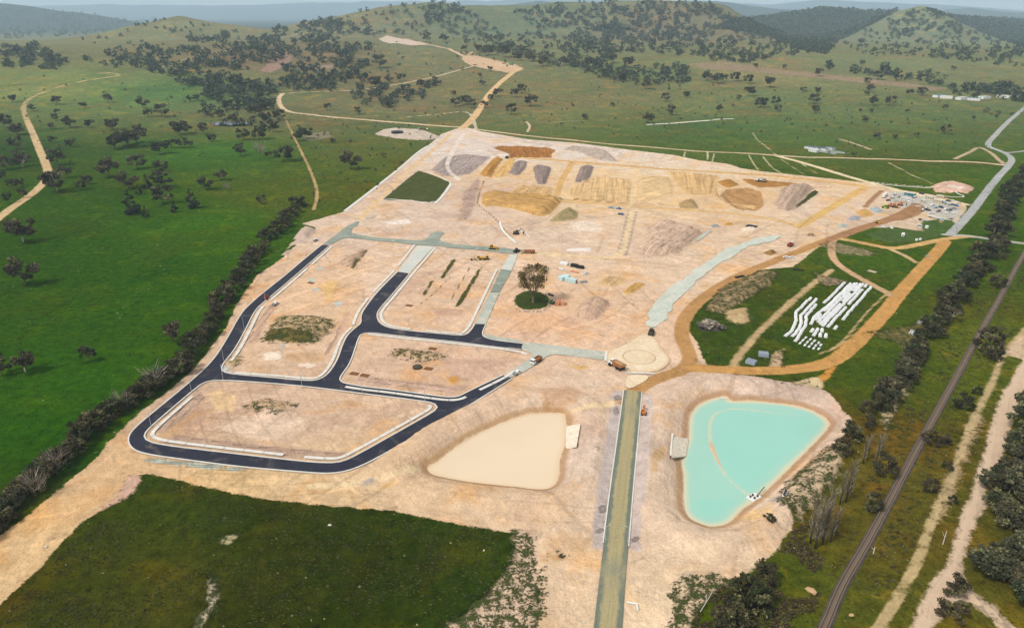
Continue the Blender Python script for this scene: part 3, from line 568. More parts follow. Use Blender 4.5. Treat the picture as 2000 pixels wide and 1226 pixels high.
col = g.mix(bm2, col, g.attr('p_col'))
earth = g.math('MAXIMUM', bmask, g.math('MAXIMUM', amask, g.sstep(g.attr('t_sd', True), -.6, .6)))
col = g.mix(earth, col, g.scale(col, earth_var))
# pond shores: pale silt at the water line, a damp band above it
psd = g.math('ADD', g.attr('pond_sd', True), g.math('MULTIPLY', edge, 2.0))
col = g.mix(g.math('MULTIPLY', g.sstep(psd, -4.4, -2.0), .75), col, S(178, 138, 98))
col = g.mix(g.sstep(psd, -1.0, -.3), col, S(220, 192, 158))
wn = g.math('ADD', g.math('MULTIPLY', g.noise(p, .3, 4, .6), .45), g.math('MULTIPLY', g.noise(p, 1.1, 5, .75), .55))
wmask = g.sstep(g.math('SUBTRACT', g.math('ADD', wn, g.math('MULTIPLY', g.attr('weed', True), .2)), .6), -.03, .03)
wmask = g.math('MULTIPLY', wmask, g.sstep(g.attr('weed', True), .01, .04))
col = g.mix(wmask, col, g.scale(S(70, 80, 40), g.lmap(n_fine, .2, .8, .6, 1.4)))
# scattered tufts on the older bare ground
sparse = g.sstep(g.noise(p, .8, 3, .6), .74, .77)
col = g.mix(g.math('MULTIPLY', g.math('MULTIPLY', sparse, bmask), g.sstep(n_mid, .5, .6)), col, S(104, 96, 56))
# pale stones and clods lying in the grass
st = g.math('MULTIPLY', g.sstep(g.noise(p, .5, 2, .5), .735, .75), g.math('SUBTRACT', 1.0, earth))
col = g.mix(st, col, S(176, 166, 140))
g.color(col)
g.bsdf.inputs['Roughness'].default_value = 1.0; g.bsdf.inputs['Specular IOR Level'].default_value = .0
hgt = g.math('ADD', g.math('MULTIPLY', n_sml, 1.2), g.math('ADD', g.math('MULTIPLY', n_fine, .35), g.math('MULTIPLY', g.math('MULTIPLY', rows, rmask), 1.6)))
hgt = g.math('ADD', hgt, g.math('MULTIPLY', wmask, .5))
g.bump(hgt, .9, 1.1)
M_GROUND = g.m

def np_mesh(name, V, F, mat=None, smooth_=True):
    V = np.asarray(V, np.float32); F = np.asarray(F, np.int32)
    me = bpy.data.meshes.new(name); k = F.shape[1]
    me.vertices.add(len(V)); me.vertices.foreach_set('co', V.ravel())
    me.loops.add(F.size); me.loops.foreach_set('vertex_index', F.ravel())
    me.polygons.add(len(F)); me.polygons.foreach_set('loop_start', np.arange(0, F.size, k, dtype=np.int32))
    me.polygons.foreach_set('loop_total', np.full(len(F), k, np.int32))
    me.polygons.foreach_set('use_smooth', np.full(len(F), smooth_, bool))
    if mat: me.materials.append(mat)
    me.update(calc_edges=True); return me
def fattr(me, name, v):
    a = me.attributes.new(name, 'FLOAT', 'POINT'); a.data.foreach_set('value', np.asarray(v, np.float32))
def cattr(me, name, v):
    a = me.attributes.new(name, 'FLOAT_COLOR', 'POINT'); a.data.foreach_set('color', np.asarray(v, np.float32).ravel())
def link(name, me, parent=None, loc=(0, 0, 0), rotz=0.0, kind=None):
    o = bpy.data.objects.new(name, me); COL.objects.link(o); o.location = loc; o.rotation_euler = (0, 0, rotz)
    if parent: o.parent = parent
    if kind: o['kind'] = kind
    return o
def tag(o, label, cat, group=None):
    o['label'] = label; o['category'] = cat
    if group: o['group'] = group
    return o
def thing(name, label, cat, loc=(0, 0, 0), rotz=0.0, group=None):
    return tag(link(name, None, None, loc, rotz), label, cat, group)

ny, nx = MX.shape
idx = np.arange(NV).reshape(ny, nx)
F = np.stack([idx[:-1, :-1], idx[:-1, 1:], idx[1:, 1:], idx[1:, :-1]], -1).reshape(-1, 4)
me = np_mesh('ground', np.stack([X, Y, HF], 1), F, M_GROUND)
for nm, v in (('bare_sd', bare_sd), ('a_sd', a_sd), ('p_sd', b_sd), ('t_sd', t_sd), ('weed', weed), ('guide', guide), ('gw', gw), ('pond_sd', pond_sd)): fattr(me, nm, v)
for nm, v in (('g_col', g_col), ('b_col', bare_col), ('a_col', a_col), ('p_col', b_col), ('t_col', t_col)): cattr(me, nm, v)
link('ground', me, kind='structure')
# ------------------------------------------------------------------ mesh builder
class MB:
    def __init__(s): s.v = []; s.f = []
    def add(s, V, F):
        b = len(s.v); s.v += [tuple(v) for v in V]; s.f += [tuple(b + i for i in f) for f in F]; return s
    def box(s, c, d, top=(1, 1), rz=0.0, shift=0.0):
        """box with its base centre at c, size d, the top scaled by `top` and moved along x by shift"""
        x, y, h = d[0] / 2, d[1] / 2, d[2]; cr, sr = math.cos(rz), math.sin(rz); V = []
        for k, (ax, ay, z) in enumerate([(-x, -y, 0), (x, -y, 0), (x, y, 0), (-x, y, 0), (-x * top[0] + shift, -y * top[1], h), (x * top[0] + shift, -y * top[1], h), (x * top[0] + shift, y * top[1], h), (-x * top[0] + shift, y * top[1], h)]):
            V.append((c[0] + ax * cr - ay * sr, c[1] + ax * sr + ay * cr, c[2] + z))
        return s.add(V, [(0, 3, 2, 1), (4, 5, 6, 7), (0, 1, 5, 4), (1, 2, 6, 5), (2, 3, 7, 6), (3, 0, 4, 7)])
    def tube(s, a, b, r0, r1=None, n=8, caps=True):
        r1 = r0 if r1 is None else r1; a = Vector(a); b = Vector(b); d = (b - a).normalized()
        u = d.orthogonal().normalized(); w = d.cross(u); V = []
        for P, r in ((a, r0), (b, r1)):
            for k in range(n):
                t = 2 * math.pi * k / n; V.append(P + (u * math.cos(t) + w * math.sin(t)) * r)
        F = [(k, (k + 1) % n, n + (k + 1) % n, n + k) for k in range(n)]
        if caps: F += [tuple(range(n))[::-1], tuple(range(n, 2 * n))]
        return s.add(V, F)
    def prism(s, prof, y0, y1):
        """profile in x-z pushed from y0 to y1"""
        n = len(prof); V = [(x, y0, z) for x, z in prof] + [(x, y1, z) for x, z in prof]
        return s.add(V, [tuple(range(n)), tuple(range(n, 2 * n))[::-1]] + [(k, n + k, n + (k + 1) % n, (k + 1) % n) for k in range(n)])
    def mesh(s, name, mat, sm=False):
        me = bpy.data.meshes.new(name); me.from_pydata(s.v, [], s.f); me.materials.append(mat)
        if sm: me.polygons.foreach_set('use_smooth', [True] * len(me.polygons))
        bm = bmesh.new(); bm.from_mesh(me); bmesh.ops.recalc_face_normals(bm, faces=bm.faces); bm.to_mesh(me); bm.free()
        return me
    def build(s, name, mat, parent=None, loc=(0, 0, 0), rotz=0.0, sm=False, kind=None):
        return link(name, s.mesh(name, mat, sm), parent, loc, rotz, kind)
def copy_tree(o, parent=None):
    c = o.copy(); COL.objects.link(c); c.parent = parent
    for ch in o.children: copy_tree(ch, c)
    return c
def poly_mesh(name, loops, z, mat, parent=None, kind='structure'):
    """flat sheet from an outline (and holes)"""
    L = [[Vector((p[0], p[1], z)) for p in l] for l in loops]
    tris = tessellate_polygon(L); V = [v for l in L for v in l]
    me = bpy.data.meshes.new(name); me.from_pydata([tuple(v) for v in V], [], [tuple(t) for t in tris]); me.materials.append(mat)
    bm = bmesh.new(); bm.from_mesh(me)
    for f in bm.faces:
        if f.normal.z < 0: f.normal_flip()
    bm.to_mesh(me); bm.free()
    return link(name, me, parent, kind=kind)
def normals2(P, closed=False):
    if closed: t = np.roll(P, -1, 0) - np.roll(P, 1, 0)
    else: t = np.gradient(P, axis=0)
    t = t / (np.hypot(t[:, 0], t[:, 1])[:, None] + 1e-9); return np.stack([-t[:, 1], t[:, 0]], 1)
def sweep(name, P, prof, mat, z=0.0, closed=False, parent=None, kind='structure', drape=False):
    """profile (offset to the left, height) swept along a plan line; carries across and along coordinates"""
    P = np.asarray(P, float); N = normals2(P, closed); m = len(prof); V = []; ac = []; al = []
    s = np.r_[0, np.cumsum(np.hypot(*(P[1:] - P[:-1]).T))]
    zz = zats(P[:, 0], P[:, 1]) if drape else np.zeros(len(P))
    for k, (p, n) in enumerate(zip(P, N)):
        for o, h in prof: V.append((p[0] + n[0] * o, p[1] + n[1] * o, z + h + zz[k])); ac.append(o); al.append(s[k])
    n = len(P); F = []
    for k in range(n if closed else n - 1):
        a = k * m; b = ((k + 1) % n) * m
        for j in range(m - 1): F.append((a + j, b + j, b + j + 1, a + j + 1))
    me = np_mesh(name, V, F, mat, False)
    fattr(me, 'across', ac); fattr(me, 'along', al)
    bm = bmesh.new(); bm.from_mesh(me)
    up = sum(f.normal.z * f.calc_area() for f in bm.faces)
    if up < 0: bmesh.ops.reverse_faces(bm, faces=bm.faces)
    bm.to_mesh(me); bm.free()
    return link(name, me, parent, kind=kind)

# ------------------------------------------------------------------ road materials
g = G('asphalt'); p = g.pos()
v = g.math('MULTIPLY', g.lmap(g.noise(p, .12, 5, .65), .3, .7, .8, 1.25), g.lmap(g.noise(p, 2.2, 3), .3, .7, .88, 1.12))
dust = g.math('MULTIPLY', g.sstep(g.noise(p, .09, 6, .7, .8), .52, .7), .7)
dust = g.math('MAXIMUM', dust, g.math('MULTIPLY', g.sstep(g.noise(p, .5, 4, .6), .66, .74), .35))
g.color(g.scale(g.mix(dust, S(40, 42, 56), S(104, 96, 90)), v)); g.bsdf.inputs['Roughness'].default_value = .72; g.bump(g.noise(p, 6, 2), .25, .05); M_ASPHALT = g.m
def gravel(name, a, b, c, rough=.95):
    g = G(name); p = g.pos()
    col = g.mix(g.sstep(g.noise(p, .05, 6, .65, .6), .42, .62), S(*a), S(*b)); col = g.mix(g.sstep(g.noise(p, .16, 5, .65), .52, .66), col, S(*c))
    g.color(g.scale(col, g.math('MULTIPLY', g.lmap(g.noise(p, .6, 4, .65), .3, .7, .88, 1.1), g.lmap(g.noise(p, 2.6, 3), .3, .7, .92, 1.08))))
    g.bump(g.noise(p, 2.5, 3), .4, .1); return g.m
M_GRAVEL = gravel('crushed_rock', (188,190,176), (172,178,164), (206,200,184))
M_GRAVEL_MID = gravel('mid_grey_crushed_rock', (150,158,144), (136,146,134), (176,178,162))
M_GRAVEL_DARK = gravel('damp_crushed_rock', (142,152,138), (128,140,128), (160,166,150))
M_GRAVEL_PALE = gravel('pale_crushed_rock', (206,206,196), (196,202,192), (216,210,196))
M_SAND = gravel('rolled_sand', (230,210,178), (222,198,164), (236,218,190))
M_TEAL = gravel('green_grey_base_rock', (202,206,192), (186,194,180), (216,212,196))
g = G('concrete'); p = g.pos()
g.color(g.scale(S(226, 222, 212), g.math('MULTIPLY', g.lmap(g.noise(p, .3, 4), .3, .7, .86, 1.08), g.lmap(g.noise(p, 2, 3), .3, .7, .92, 1.06)))); M_CONC = g.m
g = G('main_road_base'); p = g.pos(); ac = g.math('ABSOLUTE', g.attr('across', True)); al = g.attr('along', True)
lanes = g.noise(g.xyz(g.math('MULTIPLY', g.attr('across', True), .9), g.math('MULTIPLY', al, .02), 0.0), 1.0, 5, .65)
edge = g.math('ADD', ac, g.math('MULTIPLY', g.math('SUBTRACT', g.noise(p, .18, 5, .65), .5), 3.2))
col = g.mix(g.sstep(edge, 2.0, 3.3), S(168, 156, 116), S(112, 120, 106))
col = g.mix(g.sstep(g.noise(p, .03, 4), .5, .7), col, S(146, 142, 116))
g.color(g.scale(col, g.math('MULTIPLY', g.lmap(lanes, .25, .75, .8, 1.2), g.lmap(g.noise(p, 1.2, 4), .3, .7, .88, 1.12)))); M_MAIN = g.m

# ------------------------------------------------------------------ sealed loop road
OUT = [(629.6,478),(596,505),(556.6,539),(516,570.5),(491,592),(471,612),(444,662),(416,706),(369,748.6),(310,797),(258,840),(249.6,859.5),(260,877.5),(291,887),(380,899),(472,911),(600,921.5),(649,924.5),(695,915),(763,879),(854.5,827),(926,785),(1000,738.5)]
IN = [(983,732.6),(910,767),(893.6,776.7),(861,775),(763,761),(713,756),(672,749),(662,743),(663.6,735),(682,711),(692,682.7),(700,656.6),(708,650.5),(726,649),(791,657),(900,668),(965,677),(1017,682)]
IN2 = [(1021,671),(967,665),(945,659),(940,651),(948,633.6)]
IN3 = [(928,633),(923,642),(913,653),(902,656),(850,651),(817,648),(763,642),(742,633),(735,620),(736.6,607),(765,575.7),(799,534.5)]
IN4 = [(777,531),(739,568),(713,602),(705,617),(707,631),(695,640),(679,654),(669,675),(661,701),(643,730),(622,743),(598,744),(530,737.5),(465,732),(436.5,728),(428.7,716.6),(456,685),(476,649),(496.5,607),(509.6,594),(530.5,577),(582.7,532.6),(642.7,480)]
BLK = [(388,754),(403,745),(425,742.5),(480,745),(592,754),(708,769),(830,784),(850,789),(854,797),(842,806),(796,832),(691,891),(665,902),(640,903),(600,901),(450,884),(315,868),(288,860),(281.5,851),(290,838),(330,803)]
def path(P, n=2): return chaikin(W(P), n, False)
E = [path(q) for q in (OUT, IN, IN2, IN3, IN4)]
blkW = chaikin(W(BLK), 2)
poly_mesh('road', [np.vstack(E), blkW], .06, M_ASPHALT)
KPROF = [(-.05, .0), (-.05, .2), (.5, .22), (.5, -.1)]
for q in E: sweep('kerb', resample(q, 3), [(-a, h) for a, h in KPROF][::-1] if False else [(.05, -.05), (.05, .2), (-.55, .22), (-.55, -.1)], M_CONC)
for nm_q in (blkW,): sweep('kerb', resample(nm_q, 3, True), [(-.05, -.05), (-.05, .2), (.55, .22), (.55, -.1)] , M_CONC, closed=True)
# concrete footpaths: separate slabs with the crossings left open
def footpath(P, off, closed=False, w=1.7, gaps=(), slab=9.0):
    Q = resample(chaikin(W(P), 2, False), 1.5); N = normals2(Q); Q = Q + N * off
    s = np.r_[0, np.cumsum(np.hypot(*(Q[1:] - Q[:-1]).T))]; L = s[-1]
    root = link('footpath', None, kind='structure')
    a = 1.0; k = 0
    while a < L - 3:
        b = min(L, a + slab - .25)
        mid = (a + b) / 2 / L
        if not any(g0 < mid < g1 for g0, g1 in gaps):
            q = np.linspace(a, b, 5); R = np.stack([np.interp(q, s, Q[:, 0]), np.interp(q, s, Q[:, 1])], 1)
            sweep('slab', R, [(-w / 2, 0), (-w / 2, .16), (w / 2, .16), (w / 2, 0)], M_CONC, parent=root, kind=None)
        a += slab; k += 1
footpath([(388,754),(330,803),(290,838),(281.5,851),(288,860),(315,868),(450,884),(600,901),(640,903),(665,902),(691,891),(796,832),(842,806),(854,797),(850,789)], 2.8, gaps=((.0, .04), (.33, .36), (.6, .62), (.8, .83)))
footpath([(642,480),(582.7,532.6),(530.5,577),(509.6,594),(496.5,607),(476,649),(456,685),(440,705)], 3.0, gaps=((.22, .25), (.56, .6), (.74, .77)))
footpath([(450,732),(530,737.5),(598,744),(622,743),(643,730),(661,701),(669,675),(679,654),(695,640)], 2.6, gaps=((.5, .53),))
footpath([(699,636),(705,617),(713,602),(739,568),(777,531),(817,478)], 3.0, gaps=((.3, .34), (.62, .66)))
footpath([(845,482),(799,534.5),(765,575.7),(736.6,607),(735,620),(742,633),(763,642),(817,648),(900,656)], 2.6, gaps=((.25, .28), (.85, .87)))
footpath([(910,654),(923,642),(928,633),(978,526)], 2.8, gaps=((.55, .58),))
footpath([(996,720),(983,732.6),(910,767),(893.6,776.7),(861,775),(763,761),(713,756),(672,749)], 2.6, gaps=((.3, .33),))
footpath([(720,649),(791,657),(900,668),(1017,682),(1036,690)], -2.4, gaps=((.2, .24), (.5, .52), (.66, .69)))

# ------------------------------------------------------------------ unsealed roads of the estate
def ragged(P, amp=.5, step=2.5, n=1):
    Q = resample(ease(W(P), .2), step, True); N = normals2(Q, True)
    r = np.array([random.gauss(0, amp) for _ in Q]); r = (r + np.roll(r, 1) + np.roll(r, 2)) / 2
    return Q + N * r[:, None]
G1 = [(634,475),(667,450),(688,435),(702,431),(701,437),(686,449),(685,455),(724,463),(813,470),(829,468),(840,458),(847,452),(865,452),(868,456),(857,463),(860,471),(886,477),(954,482),(1017,487),(1010,495),(996,496),(949,489),(886,484),(850,480),(812,478),(724,469),(683,464),(667,466),(643,478.5),(631,477.5)]
poly_mesh('unsealed_road', [ragged(G1, .35)], .05, M_GRAVEL_MID)
def quad_strip(name, A, B, z, mat): return poly_mesh(name, [np.vstack([resample(W(A), 3), resample(W(B), 3)])], z, mat)
quad_strip('unsealed_road', [(777.6,530.4),(815,479.4)], [(848,481.2),(799.6,533.8)], .055, M_GRAVEL_PALE)
quad_strip('unsealed_road', [(928.4,632.4),(944,600),(958,571)], [(975,571.2),(962,603),(948.3,633)], .055, M_GRAVEL)
quad_strip('unsealed_road', [(958.2,570),(978,526.6)], [(998.6,529.6),(975.3,570.2)], .055, M_GRAVEL_DARK)
quad_strip('unsealed_road', [(978.3,525.7),(995.5,497)], [(1011.5,496),(999,528.6)], .055, M_GRAVEL_PALE)
G4 = [(1021.6,671.3),(1022,667),(1080,674),(1158,684),(1183.6,686.5),(1181.6,703.8),(1145,698),(1080,690.5),(1066,696),(1056,706),(1001,738.6),(984.5,732.4),(1036,699),(1040,693.5),(1037,689),(1030,686),(1017.6,682.4)]
poly_mesh('unsealed_road', [ragged(G4, .12)], .05, M_GRAVEL)
poly_mesh('verge', [ragged([(948,650),(968,657),(1021,665),(1021,669.6),(967,663.6),(947,657)], .2)], .045, M_GRAVEL)
RB = [(1184.6,686.6),(1215,677),(1241,659),(1257,649),(1278,659),(1291,683),(1307,698),(1304,710),(1278,727),(1226,724.5),(1210,717),(1182.6,704.4)]
rbW = chaikin(W(RB), 2)
poly_mesh('roundabout', [rbW], .05, M_SAND)
c = W1(1248, 697); r = abs(W1(1279, 697)[0] - c[0]); th = np.linspace(0, 2 * np.pi, 49)[:-1]
ring = np.stack([c[0] + r * np.cos(th), c[1] + r * np.sin(th)], 1)
M_CLAY = plain('clay_bank', (214, 186, 150), .95, 0, .15, .4)
sweep('kerb_trench', ring, [(-.5, .06), (-.2, .2), (.2, .2), (.5, .06)], plain('dark_clay', (204, 178, 146), .95), closed=True)
sweep('roundabout_edge', resample(rbW[4:], 3), [(-.8, .02), (-.2, .22), (.3, .22), (.9, .02)], M_CLAY)
sweep('kerb', W([(1184.4,685.5),(1182.4,705)]), [(-.7, 0), (-.7, .25), (.7, .25), (.7, 0)], M_CONC)
sweep('kerb', W([(1222,727.5),(1278,729.5)]), [(-.6, 0), (-.6, .25), (.6, .25), (.6, 0)], M_CONC)
poly_mesh('unsealed_road', [ragged([(1226,731),(1272,732),(1262,744),(1236,758),(1222,758)], .3)], .05, M_SAND)
# main access road with kerbs
ML = [(1219,763),(1200,900),(1192.5,950),(1177,1074),(1158,1226),(1140,1380)]; MR = [(1253,763),(1241,900),(1236.5,950),(1226,1074),(1216,1226),(1207,1380)]
L_, R_ = W(ML), W(MR); cen = resample(chaikin((L_ + R_) / 2, 2, False), 4); wid = float(np.mean(np.hypot(*(R_ - L_).T)))
hw = wid / 2
sweep('main_road', cen, [(-hw + .2, .05), (-hw / 2, .09), (0, .11), (hw / 2, .09), (hw - .2, .05)], M_MAIN)
sN = normals2(cen); lim = int(np.argmin(np.abs(cen[:, 1] - W1(1200, 1080)[1])))
ks = slice(0, lim) if cen[0, 1] > cen[-1, 1] else slice(lim, None)
for sg in (-1, 1):
    sweep('kerb', (cen + sN * sg * (hw + .05))[ks], [(-.22, -.05), (-.22, .2), (.22, .2), (.22, -.05)], M_CONC)
# future connector road, base rock laid in patches
TE = [(1256,633),(1272,602),(1292,580),(1303,566),(1318,551),(1340,545),(1352,528),(1378,515),(1402,496),(1420,486),(1450,474),(1490,462),(1520,458),(1528,462),(1500,474),(1462,482),(1440,494),(1412,510),(1385,525),(1362,546),(1342,566),(1318,595),(1300,620),(1288,637),(1270,640)]
poly_mesh('road_base', [ragged(TE, .9, 3)], .06, M_TEAL)
poly_mesh('road_base', [ragged([(1362,460),(1380,452),(1392,449),(1372,466),(1358,474)], .4)], .9 * 0 + zat(*W1(1375, 461)) + .35, M_GRAVEL)
# drains and concrete channels
def pxsweep(name, P, w, h, mat, z=0.0, n=1): return sweep(name, resample(chaikin(W(P), n, False), 3), [(-w / 2, 0), (-w / 2, h), (w / 2, h), (w / 2, 0)], mat, z, drape=True)
pxsweep('concrete_channel', [(673,413),(720,377),(780,330),(818,296),(838,284),(852,282)], 3.2, .35, M_CONC)
pxsweep('concrete_channel', [(745,391),(770,390),(795,391),(850,398),(868,380),(882,358),(870,350),(835,335)], 1.4, .3, M_CONC)
pxsweep('concrete_channel', [(849,398),(866,381),(881,359)], 3.0, .34, M_CONC)
pxsweep('concrete_channel', [(976,433),(980,447),(990,458),(1000,467),(1008,474)], 1.6, .3, plain('white_pipe', (236, 236, 232), .5))
pxsweep('concrete_channel', [(1012,446),(1022,452),(1030,460),(1036,463)], 1.2, .3, M_CONC)
pxsweep('concrete_channel', [(1700,358),(1760,364),(1818,369)], 1.5, .25, M_CONC)
pxsweep('concrete_channel', [(1830,382),(1860,385),(1888,386),(1865,378)], 1.5, .25, M_CONC)
# ------------------------------------------------------------------ ponds
def pond(name, outline, deep, mid, shallow, bund=None, zone=6.0):
    lo = outline.min(0); hi = outline.max(0)
    gx = np.arange(lo[0] - 3, hi[0] + 3, 1.5); gy = np.arange(lo[1] - 3, hi[1] + 3, 1.5)
    mx, my = np.meshgrid(gx, gy); s = poly_sd(outline, mx.ravel(), my.ravel())
    keep = (s > -2.2)
    dep = s.copy()
    if bund is not None:
        d, a = seg_dist(bund, mx.ravel(), my.ravel()); dep = np.minimum(dep, d * 2.4 + np.interp(a / (len(bund) - 1), [0, .1, .5, .7, .8, .9, 1], [2.0, .5, 0, .3, .4, 0, 0]))
        west = np.where(inside(np.vstack([bund, [[lo[0] - 50, bund[-1, 1]], [lo[0] - 50, hi[1] + 50], [bund[0, 0], hi[1] + 50]]]), mx.ravel(), my.ravel()), 1.0, 0.0)
    else: west = np.zeros(s.shape)
    ii = np.arange(s.size).reshape(mx.shape)
    F = np.stack([ii[:-1, :-1], ii[:-1, 1:], ii[1:, 1:], ii[1:, :-1]], -1).reshape(-1, 4)
    F = F[keep[F].all(1)]
    used = np.unique(F); mp = np.full(s.size, -1); mp[used] = np.arange(len(used))
    V = np.stack([mx.ravel(), my.ravel(), np.full(s.size, ZW)], 1)[used]
    g = G(name + '_surface'); p = g.pos()
    dd = g.math('ADD', g.attr('depth', True), g.math('MULTIPLY', g.math('SUBTRACT', g.noise(p, .09, 4), .5), zone * .9))
    col = g.mix(g.sstep(dd, .2, zone), S(*shallow), S(*mid))
    col = g.mix(g.math('MULTIPLY', g.sstep(dd, zone * .8, zone * 2.2), g.math('SUBTRACT', 1.0, g.math('MULTIPLY', g.attr('west', True), .75))), col, S(*deep))
    g.color(g.scale(col, g.lmap(g.noise(p, .03, 3), .3, .7, .97, 1.03)))
    g.bsdf.inputs['Roughness'].default_value = .12; g.bsdf.inputs['Specular IOR Level'].default_value = .5
    g.bump(g.noise(p, .9, 4), .12, .06)
    me = np_mesh(name, V, mp[F], g.m); fattr(me, 'depth', dep[used]); fattr(me, 'west', west[used])
    return link(name, me, kind='structure')
pond('silt_pond', POND1W, (230,208,176), (230,208,176), (226,200,164), None, 2.5)
pond('turquoise_pond', POND2W, (150,208,190), (160,206,188), (206,206,174), BUNDW, 2.8)
M_DAM = plain('dark_dam_water', (34, 38, 42), .12)
dq = W([(404,243),(425,239),(455,238),(484,240),(492,243),(470,246),(430,247)]); poly_mesh('farm_dam', [chaikin(dq, 2)], max(zats(dq[:, 0], dq[:, 1])) + .3, M_DAM)
# concrete spillway aprons
def slab_on_bank(name, P, z0, z1, mat):
    q = np.array(P, float); a = at_plane(q[:2, 0], q[:2, 1], z0); b = at_plane(q[2:, 0], q[2:, 1], z1)
    m = MB(); V = [(*a[0], z0), (*a[1], z0), (*b[0], z1), (*b[1], z1)]; V += [(x, y, z - .5) for x, y, z in V]
    m.add(V, [(0, 1, 2, 3), (4, 7, 6, 5), (0, 4, 5, 1), (1, 5, 6, 2), (2, 6, 7, 3), (3, 7, 4, 0)]); return m.build(name, mat, kind='structure')
slab_on_bank('spillway', [(1105,876),(1106,832),(1134,827),(1126,871)], ZW + .5, 1.25, plain('pale_spillway', (230, 216, 196), .9, 0, .16, .6))
slab_on_bank('spillway', [(1340,890),(1345,856),(1316,852),(1311,893)], ZW + .45, 1.45, plain('pale_spillway', (238, 228, 212), .8))
sweep('spillway_wall', W([(1313,851),(1309,894)]), [(-.4, 0), (-.4, 1.3), (.4, 1.3), (.4, 0)], M_CONC)

# ------------------------------------------------------------------ railway
RAIL = chaikin(W([(1560,1330),(1611,1226),(1642,1146),(1689,1069),(1740,975),(1796,867),(1843,782),(1888,700),(1913,651),(1960,570),(2000,495),(2070,380)]), 3, False)
RAIL = resample(RAIL, 2.0); g = G('ballast'); p = g.pos()
g.color(g.scale(g.mix(g.sstep(g.noise(p, .3, 5), .4, .65), S(92, 84, 80), S(74, 68, 64)), g.lmap(g.noise(p, 3, 3), .3, .7, .8, 1.2))); g.bump(g.noise(p, 3, 3), .6, .15); M_BALL = g.m
sweep('railway_bed', RAIL, [(-1.9, .02), (-1.4, .5), (1.4, .5), (1.9, .02)], M_BALL, drape=True)
trk = thing('railway_track', 'single railway track on ballast with pale sleepers along the right side', 'railway')
for sg in (-1, 1): sweep('rail', RAIL + normals2(RAIL) * sg * .75, [(-.12, .66), (-.12, .84), (.12, .84), (.12, .66)], plain('rusty_rail', (74, 50, 42), .6), parent=trk, kind=None, drape=True)
sl = MB().box((0, 0, 0), (.36, 2.5, .2)).mesh('sleeper', plain('weathered_sleeper', (136, 120, 102), .9, 0, .3, .8))
SP_ = resample(RAIL, .75); SN = normals2(SP_); SZ = zats(SP_[:, 0], SP_[:, 1]); rest = MB(); cnt = 0
for q, n, z in zip(SP_, SN, SZ):
    if q[1] < 150: continue
    rz = math.atan2(n[1], n[0]) - math.pi / 2 + random.uniform(-.02, .02)
    if cnt < 300: link('sleeper', sl, trk, (q[0], q[1], z + .47), rz); cnt += 1
    else: rest.box((q[0], q[1], z + .47), (.36, 2.5, .2), rz=rz)
rest.build('sleepers', sl.materials[0], trk, kind='stuff')
#@@PART3
# ------------------------------------------------------------------ the air: an even haze round camera and scene
hz = MB().box((0, 14850, -30), (44400, 30600, 580))
M_HAZE = bpy.data.materials.new('haze'); M_HAZE.use_nodes = True; t = M_HAZE.node_tree; t.nodes.clear()
o_ = t.nodes.new('ShaderNodeOutputMaterial'); vol = t.nodes.new('ShaderNodeVolumePrincipled'); t.links.new(vol.outputs[0], o_.inputs['Volume'])
vol.inputs['Color'].default_value = (.62, .83, 1.0, 1); vol.inputs['Density'].default_value = 6.0e-5; vol.inputs['Anisotropy'].default_value = 0.0
hz.build('haze', M_HAZE, kind='stuff')

# ------------------------------------------------------------------ trees
def leaf_mat(name, a, b, c):
    g = G(name); r = g.rnd(); tone = g.attr('tone', True)
    col = g.mix(r, S(*a), S(*b)); col = g.mix(g.sstep(tone, .55, 1.0), col, S(*c))
    g.color(g.scale(col, g.lmap(tone, 0, 1, .5, 1.6))); g.bsdf.inputs['Roughness'].default_value = .8; g.bsdf.inputs['Specular IOR Level'].default_value = .15
    return g.m
M_GUM = leaf_mat('gum_foliage', (58, 68, 46), (92, 84, 62), (124, 122, 86))
M_OLD = leaf_mat('golden_gum_foliage', (98, 88, 48), (110, 96, 54), (156, 132, 80))
M_SHRUB = leaf_mat('shrub_foliage', (54, 64, 36), (84, 74, 52), (104, 100, 66))
M_PINE = leaf_mat('pine_foliage', (48, 64, 46), (56, 68, 50), (78, 92, 68))
M_BARK = plain('grey_bark', (126, 112, 96), .9); M_WHITE = plain('white_bark', (206, 196, 182), .8); M_TWIG = leaf_mat('bare_twigs', (128, 118, 108), (142, 130, 116), (170, 158, 142))
M_POP = leaf_mat('bare_poplar_twigs', (116, 108, 88), (128, 118, 98), (158, 148, 124))
def leaves(seed, cents, rads, per, leaf, squash=.8, droop=0.0):
    r = np.random.default_rng(seed); C = []; T = []
    for c, rad in zip(cents, rads):
        n = int(per * (rad / np.mean(rads)) ** 1.5) + 3
        d = r.normal(size=(n, 3)); d /= np.linalg.norm(d, axis=1)[:, None]
        C.append(np.array(c) + d * (rad * r.random(n) ** .45)[:, None] * np.array([1, 1, squash])); T.append(np.full(n, r.random()) * .65 + r.random(n) * .35)
    C = np.vstack(C); T = np.hstack(T); n = len(C)
    u = r.normal(size=(n, 3)); u /= np.linalg.norm(u, axis=1)[:, None]
    w = np.cross(u, r.normal(size=(n, 3))); w /= np.linalg.norm(w, axis=1)[:, None]
    s = (leaf * r.uniform(.55, 1.35, n))[:, None]
    V = np.stack([C - u * s, C - w * s * .6, C + u * s, C + w * s * .6], 1).reshape(-1, 3)
    return V, np.arange(4 * n).reshape(-1, 4), np.repeat(T, 4)
